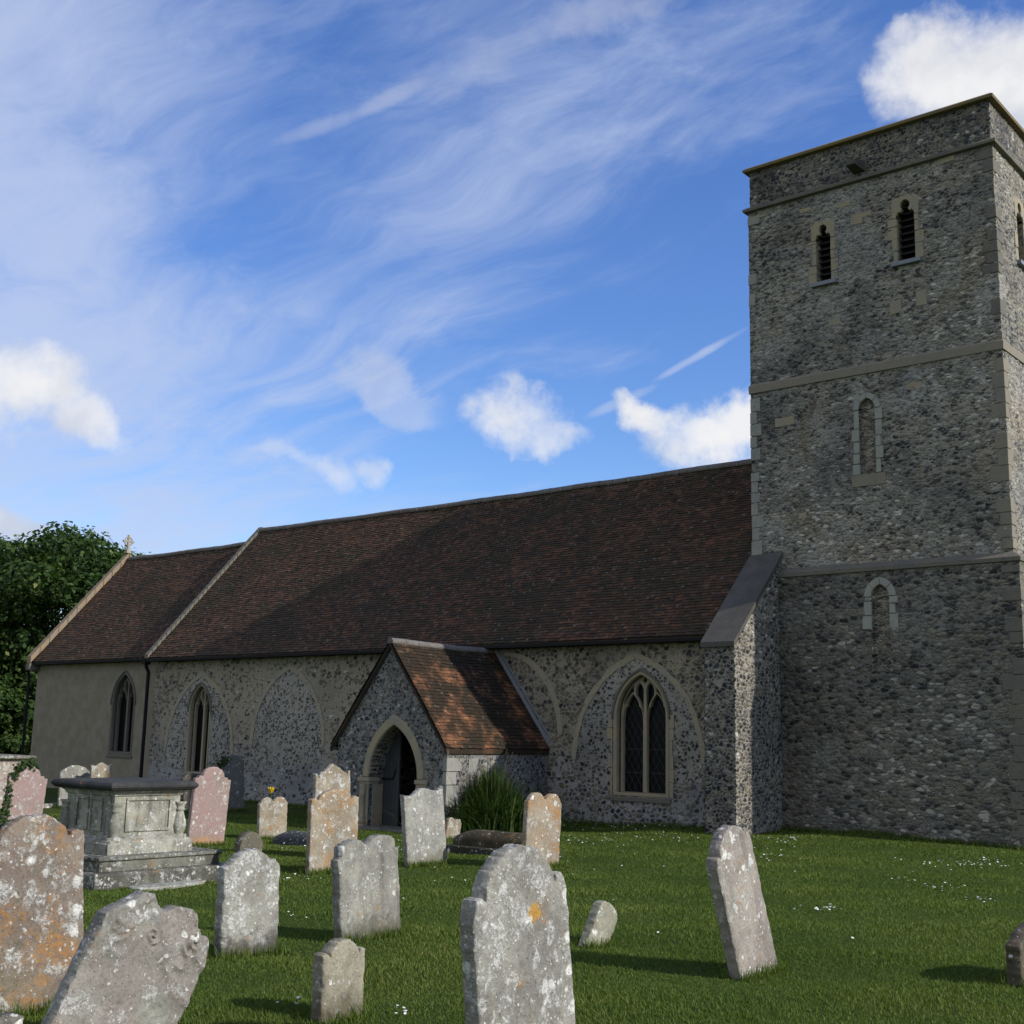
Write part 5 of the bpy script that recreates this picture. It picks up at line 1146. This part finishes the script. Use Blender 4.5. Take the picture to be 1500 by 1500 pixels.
def tree(name, label, x, y, hgt, rad, seed, nclump=90, nleaf=520, size=.20, squash=.8, base=.25, lean=(0, 0)):
    r_ = np.random.default_rng(seed); z0 = tz(x, y); root = empty(name, (x, y, z0), label, 'tree')
    b = MB(); trunkh = hgt*.38
    b.tube([(0, 0, -.4), (0, 0, .1), (.1, .05, trunkh*.5), (.05, .1, trunkh), (lean[0]*.5, lean[1]*.5, hgt*.62)], [.62*rad/6.5, .48*rad/6.5, .36*rad/6.5, .30*rad/6.5, .12*rad/6.5], 10)
    cen = []
    zc_ = hgt*(1-(1-base)/2); hz = hgt*(1-base)/2
    k = 0
    while len(cen) < nclump and k < 5000:
        k += 1; d = r_.normal(size=3); d /= np.linalg.norm(d); rr = r_.uniform(.45, 1.0)**.5*.88
        q = np.array([d[0]*rad*rr, d[1]*rad*rr, zc_+d[2]*hz*rr])
        lump = 1+.18*math.sin(3*math.atan2(d[1], d[0])+seed)+.12*math.sin(5*d[2]+seed*2)
        q[:2] *= lump
        if q[2] < hgt*base*.7: continue
        if all(np.linalg.norm((q-c)) > rad*.17 for c, _ in cen): cen.append((q, r_.uniform(.13, .24)*rad))
    for i, (q, cr_) in enumerate(cen):
        if i % 3 == 0:
            st = np.array([.05, .1, trunkh*r_.uniform(.75, 1.3)]); mid_ = (st+q)/2+np.array([0, 0, -.06*rad])
            b.tube([st, mid_, q], [.14*rad/6.5, .08*rad/6.5, .025], 6)
    b.build('trunk', bark, root)
    Ps, Ns = [], []
    for q, cr_ in cen:
        n = int(nleaf*(cr_/(.18*rad))**2); d = r_.normal(size=(n, 3)); d /= np.linalg.norm(d, axis=1)[:, None]
        rr = cr_*(r_.uniform(.25, 1.0, n)**.45); rr *= 1+.25*np.sin(d[:, 0]*5+q[0])*np.sin(d[:, 1]*5+q[1]*2)
        P = q+d*rr[:, None]*np.array([1.15, 1.15, .72]); N_ = d*.6+r_.normal(size=(n, 3))*.55+np.array([0, 0, .55]); N_ /= np.linalg.norm(N_, axis=1)[:, None]
        Ps.append(P); Ns.append(N_)
    P = np.concatenate(Ps); N_ = np.concatenate(Ns); V, F = leaves(P, N_, size)
    tone = np.concatenate([np.full(len(p_), r_.uniform(-.15, .15)) for p_ in Ps])
    np_mesh('crown', V, F, np.clip(r_.normal(.45, .2, len(P))+tone, 0, 1), TREE, root)
    return root
def polar(px, dist):
    d = ray(px, 1050); d[2] = 0; d /= np.linalg.norm(d); return CAMP[0]+d[0]*dist, CAMP[1]+d[1]*dist
x, y = polar(92, 74); tree('broadleaf_tree', 'large spreading broadleaf tree rising behind the east gable of the church', x, y, 13.3, 8.3, 3, 138, 500, .16, base=.10)
x, y = polar(-190, 72); tree('broadleaf_tree', 'broad dark tree at the far left edge, lower than its neighbour by the gable', x, y, 11.5, 6.5, 8, 90, 500, .18, base=.08)
x, y = polar(20, 66); tree('understorey_bush', 'dark bushy undergrowth at the foot of the tree beyond the chancel', x, y, 4.6, 3.6, 12, 50, 420, .15, base=.0)

# strap-leaved clump beside the porch
q = ground_at(706, 1219); b_V, b_F, b_R = [], [], []
q = q+Vector((.15, .1, 0)); cl = empty('strap_leaf_clump', q, 'big clump of arching strap leaves growing against the sunlit porch side', 'shrub'); k = 0
for i in range(2100):
    a = random.uniform(0, 2*math.pi); rr = abs(random.gauss(0, .46)); bx, by = rr*math.cos(a)*1.6, rr*math.sin(a)*1.1
    L_ = random.uniform(.85, 1.8)*(1-.28*min(1, rr)); out = random.uniform(.2, .9)*(.4+rr*1.1); a2 = a+random.gauss(0, .5); wd = random.uniform(.012, .022); px_, py_ = -math.sin(a2)*wd, math.cos(a2)*wd; prev = None
    for j in range(7):
        s = j/6; zz = L_*(s-.42*s**3*min(1.3, out*1.6)); ox = out*s**2.0
        c_ = (bx+math.cos(a2)*ox, by+math.sin(a2)*ox, zz); wj = 1-s**2*.93
        b_V += [(c_[0]-px_*wj, c_[1]-py_*wj, c_[2]), (c_[0]+px_*wj, c_[1]+py_*wj, c_[2])]
        if j: b_F.append((k+2*j-2, k+2*j-1, k+2*j+1, k+2*j)); b_R.append(random.gauss(.45, .2))
    k += 14
np_mesh('leaves', np.array(b_V), np.array(b_F), np.clip(np.array(b_R), 0, 1), leaf_mat('strap leaves', [(0, (.014, .030, .008)), (.55, (.04, .075, .017)), (.9, (.085, .12, .03)), (1, (.18, .15, .06))], .3), cl)
b = MB()
for i in range(26):
    a = random.uniform(0, 6.28); L_ = random.uniform(1.3, 1.85); o_ = random.uniform(.2, .7); b.tube([(.2*math.cos(a), .2*math.sin(a), 0), (.2*math.cos(a)+o_*.4*math.cos(a), .2*math.sin(a)+o_*.4*math.sin(a), L_*.6), (.2*math.cos(a)+o_*math.cos(a), .2*math.sin(a)+o_*math.sin(a), L_)], [.006, .005, .003], 4)
b.build('flower_stalks', plain('dry stalks', (.16, .13, .07), .9, .3, 9), cl)

def ivy_on(key, label, pts, n, spread, size=.035):
    """ivy leaves over a gravestone; pts = (across share, height share) route"""
    o, w_, h_ = STONES[key]; P = []
    for i in range(n):
        s = random.random()*(len(pts)-1); i0 = int(s); f = s-i0; u = pts[i0][0]*(1-f)+pts[i0+1][0]*f; v = pts[i0][1]*(1-f)+pts[i0+1][1]*f
        P.append((random.uniform(-.03, .10), u*w_+random.gauss(0, spread), v*h_+random.gauss(0, spread)))
    P = np.array(P); N_ = rng.normal(size=(n, 3))*.6+np.array([.8, -.3, .4]); N_ /= np.linalg.norm(N_, axis=1)[:, None]
    V, F = leaves(P, N_, size, .8); ob = np_mesh('ivy', V, F, np.clip(rng.normal(.45, .25, n), 0, 1), IVY); ob.location = o.location; ob.rotation_euler = o.rotation_euler
    tag(ob, label, 'ivy')
ivy_on('S', 'dark green ivy trailing down the left edge of the leaning pink gravestone', [(.62, 1.0), (.4, 1.02), (.2, .95), (.06, .8), (.0, .55), (.02, .35), (.05, .2)], 420, .045)
ivy_on('O', 'small tuft of ivy on the shoulder of the shaded grey wall-side stone', [(-.1, .82), (.1, .9), (.25, .9)], 110, .06, .04)
# yellow flower behind the twin-bumped stone
q = ground_at(394, 1215); b = MB(); fl = empty('yellow_flower', q, 'single bright yellow flower showing above the short twin-bumped stone', 'flower')
zt_ = on(394, 1163, 0, q.x).z-q.z
b.tube([(0, 0, -.05), (.01, .0, zt_*.6), (.0, .01, zt_)], [.012, .01, .008], 6); b.build('stem', plain('stem', (.05, .09, .02), .8), fl)
b = MB()
for i in range(9):
    a = 2*math.pi*i/9; c_, s_ = math.cos(a), math.sin(a); L_ = .11
    b.add([(0, 0, zt_), (.05*c_-.04*s_, .05*s_+.04*c_, zt_+.08), (L_*.75*c_, L_*.75*s_, zt_+.16), (.05*c_+.04*s_, .05*s_-.04*c_, zt_+.08)], [(0, 1, 2, 3)])
b.build('petals', plain('yellow petals', (.65, .42, .015), .7, .15), fl)

# ------------------------------------------------------------------ grass and daisies
def grass(n, r0, r1, seed):
    r_ = np.random.default_rng(seed); rr = r0*(r1/r0)**r_.uniform(0, 1, n)**.9; az = np.radians(r_.uniform(-78, 2, n))
    x = CAMP[0]+rr*np.sin(az); y = CAMP[1]+rr*np.cos(az)
    keep = (y < -.03) | ((x > XT0) & (y < YT-.2)); keep &= ~((x > PX-HWP) & (x < PX+HWP-.1) & (y > YP+.05)); keep &= ~((x > XB0-.02) & (x < XB1+.02) & (y > YB)); keep &= ~((x < XC) & (y > 20))
    x, y, rr = x[keep], y[keep], rr[keep]; n = len(x); z = np.concatenate([terr(a_, b_) for a_, b_ in zip(np.array_split(x, 40), np.array_split(y, 40))])
    lowf = np.sin(x*1.9+np.sin(y*1.3)*1.5)*np.sin(y*2.3+np.sin(x*.9)*2)
    hgt = (.015+.013*r_.random(n))*(1+.35*lowf)*(1+rr*.012); wd = .0018+rr*.00048; a = r_.uniform(0, 2*np.pi, n); ln = r_.normal(0, .55, (n, 2))*hgt[:, None]
    c_, s_ = np.cos(a)*wd, np.sin(a)*wd
    V = np.empty((n, 3, 3)); V[:, 0] = np.stack([x-c_, y-s_, z-.006], -1); V[:, 1] = np.stack([x+c_, y+s_, z-.006], -1); V[:, 2] = np.stack([x+ln[:, 0], y+ln[:, 1], z+hgt], -1)
    dry = np.sin(x*.8+1.3*np.sin(y*.7))*np.sin(y*.9+x*.35)
    return V.reshape(-1, 3), np.arange(3*n).reshape(n, 3), np.clip(r_.normal(.42, .17, n)+.09*lowf+.13*dry+.10*np.maximum(0, np.sin(x*2.7+y*.6)*np.sin(y*3.1-x*.8)), 0, 1)
def tufts(seed):
    r_ = np.random.default_rng(seed); X, Y, H = [], [], []
    for key, (o, w_, h_) in STONES.items():
        n = int(700*w_); y = o.location.y+r_.uniform(-.06, w_+.06, n); x = o.location.x+np.where(r_.random(n) < .6, r_.uniform(.0, .11, n)+.06, -r_.uniform(0, .06, n)-.06); X.append(x); Y.append(y); H.append(r_.uniform(.04, .13, n))
    for x0, x1, yy in ((XB1, XT1, YT-.2), (XW0+.2, PX-HWP-.1, -.05), (PX+HWP+.1, XT0-.1, -.05)):
        n = int(260*(x1-x0)); X.append(r_.uniform(x0, x1, n)); Y.append(yy-np.abs(r_.normal(0, .05, n))); H.append(r_.uniform(.04, .16, n))
    x, y, h_ = np.concatenate(X), np.concatenate(Y), np.concatenate(H); n = len(x); z = terr(x, y); a = r_.uniform(0, 6.28, n); rr = np.hypot(x, y+24); wd = .002+rr*.0004; ln = r_.normal(0, .4, (n, 2))*h_[:, None]; V = np.empty((n, 3, 3))
    V[:, 0] = np.stack([x-np.cos(a)*wd, y-np.sin(a)*wd, z-.01], -1); V[:, 1] = np.stack([x+np.cos(a)*wd, y+np.sin(a)*wd, z-.01], -1); V[:, 2] = np.stack([x+ln[:, 0], y+ln[:, 1], z+h_], -1)
    return V.reshape(-1, 3), np.clip(r_.normal(.45, .2, n), 0, 1)
V, F, rd = grass(780000, 5.5, 34, 5); V2, rd2 = tufts(9); V = np.concatenate([V, V2]); rd = np.concatenate([rd, rd2]); F = np.arange(len(V)).reshape(-1, 3)
GM = leaf_mat('grass blades', [(0, (.046, .078, .013)), (.45, (.092, .140, .024)), (.8, (.145, .178, .038)), (1, (.28, .24, .09))], .35, .7)
go_ = np_mesh('grass', V, F, rd, GM); go_['kind'] = 'stuff'; go_['label'] = 'short mown green churchyard grass'; go_['category'] = 'grass'
DA = [(700, 1214, 60, 5, 40), (760, 1210, 40, 5, 50), (850, 1208, 90, 6, 90), (940, 1214, 50, 4, 40), (900, 1232, 60, 9, 60), (990, 1226, 40, 8, 24), (1085, 1231, 36, 4, 60), (1160, 1232, 20, 4, 36), (1115, 1257, 28, 8, 40), (1425, 1269, 60, 5, 80), (1383, 1303, 26, 4, 30), (1430, 1321, 24, 4, 26), (1203, 1335, 22, 3, 22), (1320, 1291, 16, 3, 9), (430, 1240, 26, 5, 40), (300, 1246, 40, 4, 24), (440, 1290, 30, 3, 20), (425, 1347, 22, 4, 8), (433, 1476, 18, 6, 6), (580, 1489, 34, 5, 9), (585, 1240, 14, 12, 26), (820, 1268, 160, 26, 26), (1200, 1290, 260, 50, 30), (700, 1340, 200, 60, 14)]
b = MB(); bw = MB()
for cx, cy, sx, sy, n in DA:
    for i in range(n):
        px_, py_ = random.gauss(cx, sx*.75), random.gauss(cy, sy*.75)
        if px_ > 1500 or px_ < -20: continue
        q = ground_at(px_, py_)
        if q.y > -.1: continue
        r_ = random.uniform(.009, .017)*(1+.02*abs(q.y+24)); z = q.z+random.uniform(.04, .06); tx, ty = random.uniform(-.4, .4), random.uniform(-.4, .4)
        r_ *= .72
        b.add([(q.x+r_*math.cos(a), q.y+r_*math.sin(a), z+r_*(tx*math.cos(a)+ty*math.sin(a))) for a in (2*math.pi*j/7 for j in range(7))], [tuple(range(7))])
o = b.build('daisies', plain('daisy petals', (.72, .72, .68), .8, .1)); o['kind'] = 'stuff'; o['label'] = 'scattered white daisies in the lawn'; o['category'] = 'flowers'
for cx, cy, sx, sy, n in ((1010, 1240, 50, 7, 26), (1080, 1244, 40, 8, 24), (1140, 1246, 40, 4, 30), (1192, 1292, 10, 5, 6)):
    for i in range(n):
        q = ground_at(random.gauss(cx, sx*.5), random.gauss(cy, sy*.5)); r_ = random.uniform(.010, .018); z = q.z+.055
        bw.add([(q.x+r_*math.cos(a), q.y+r_*math.sin(a), z+r_*.4*math.cos(a)) for a in (2*math.pi*j/6 for j in range(6))], [tuple(range(6))])
o = bw.build('buttercups', plain('buttercup petals', (.55, .48, .05), .7, .1)); o['kind'] = 'stuff'; o['label'] = 'small yellow flowers dotted in the lawn by the tower'; o['category'] = 'flowers'
print('OK scene')
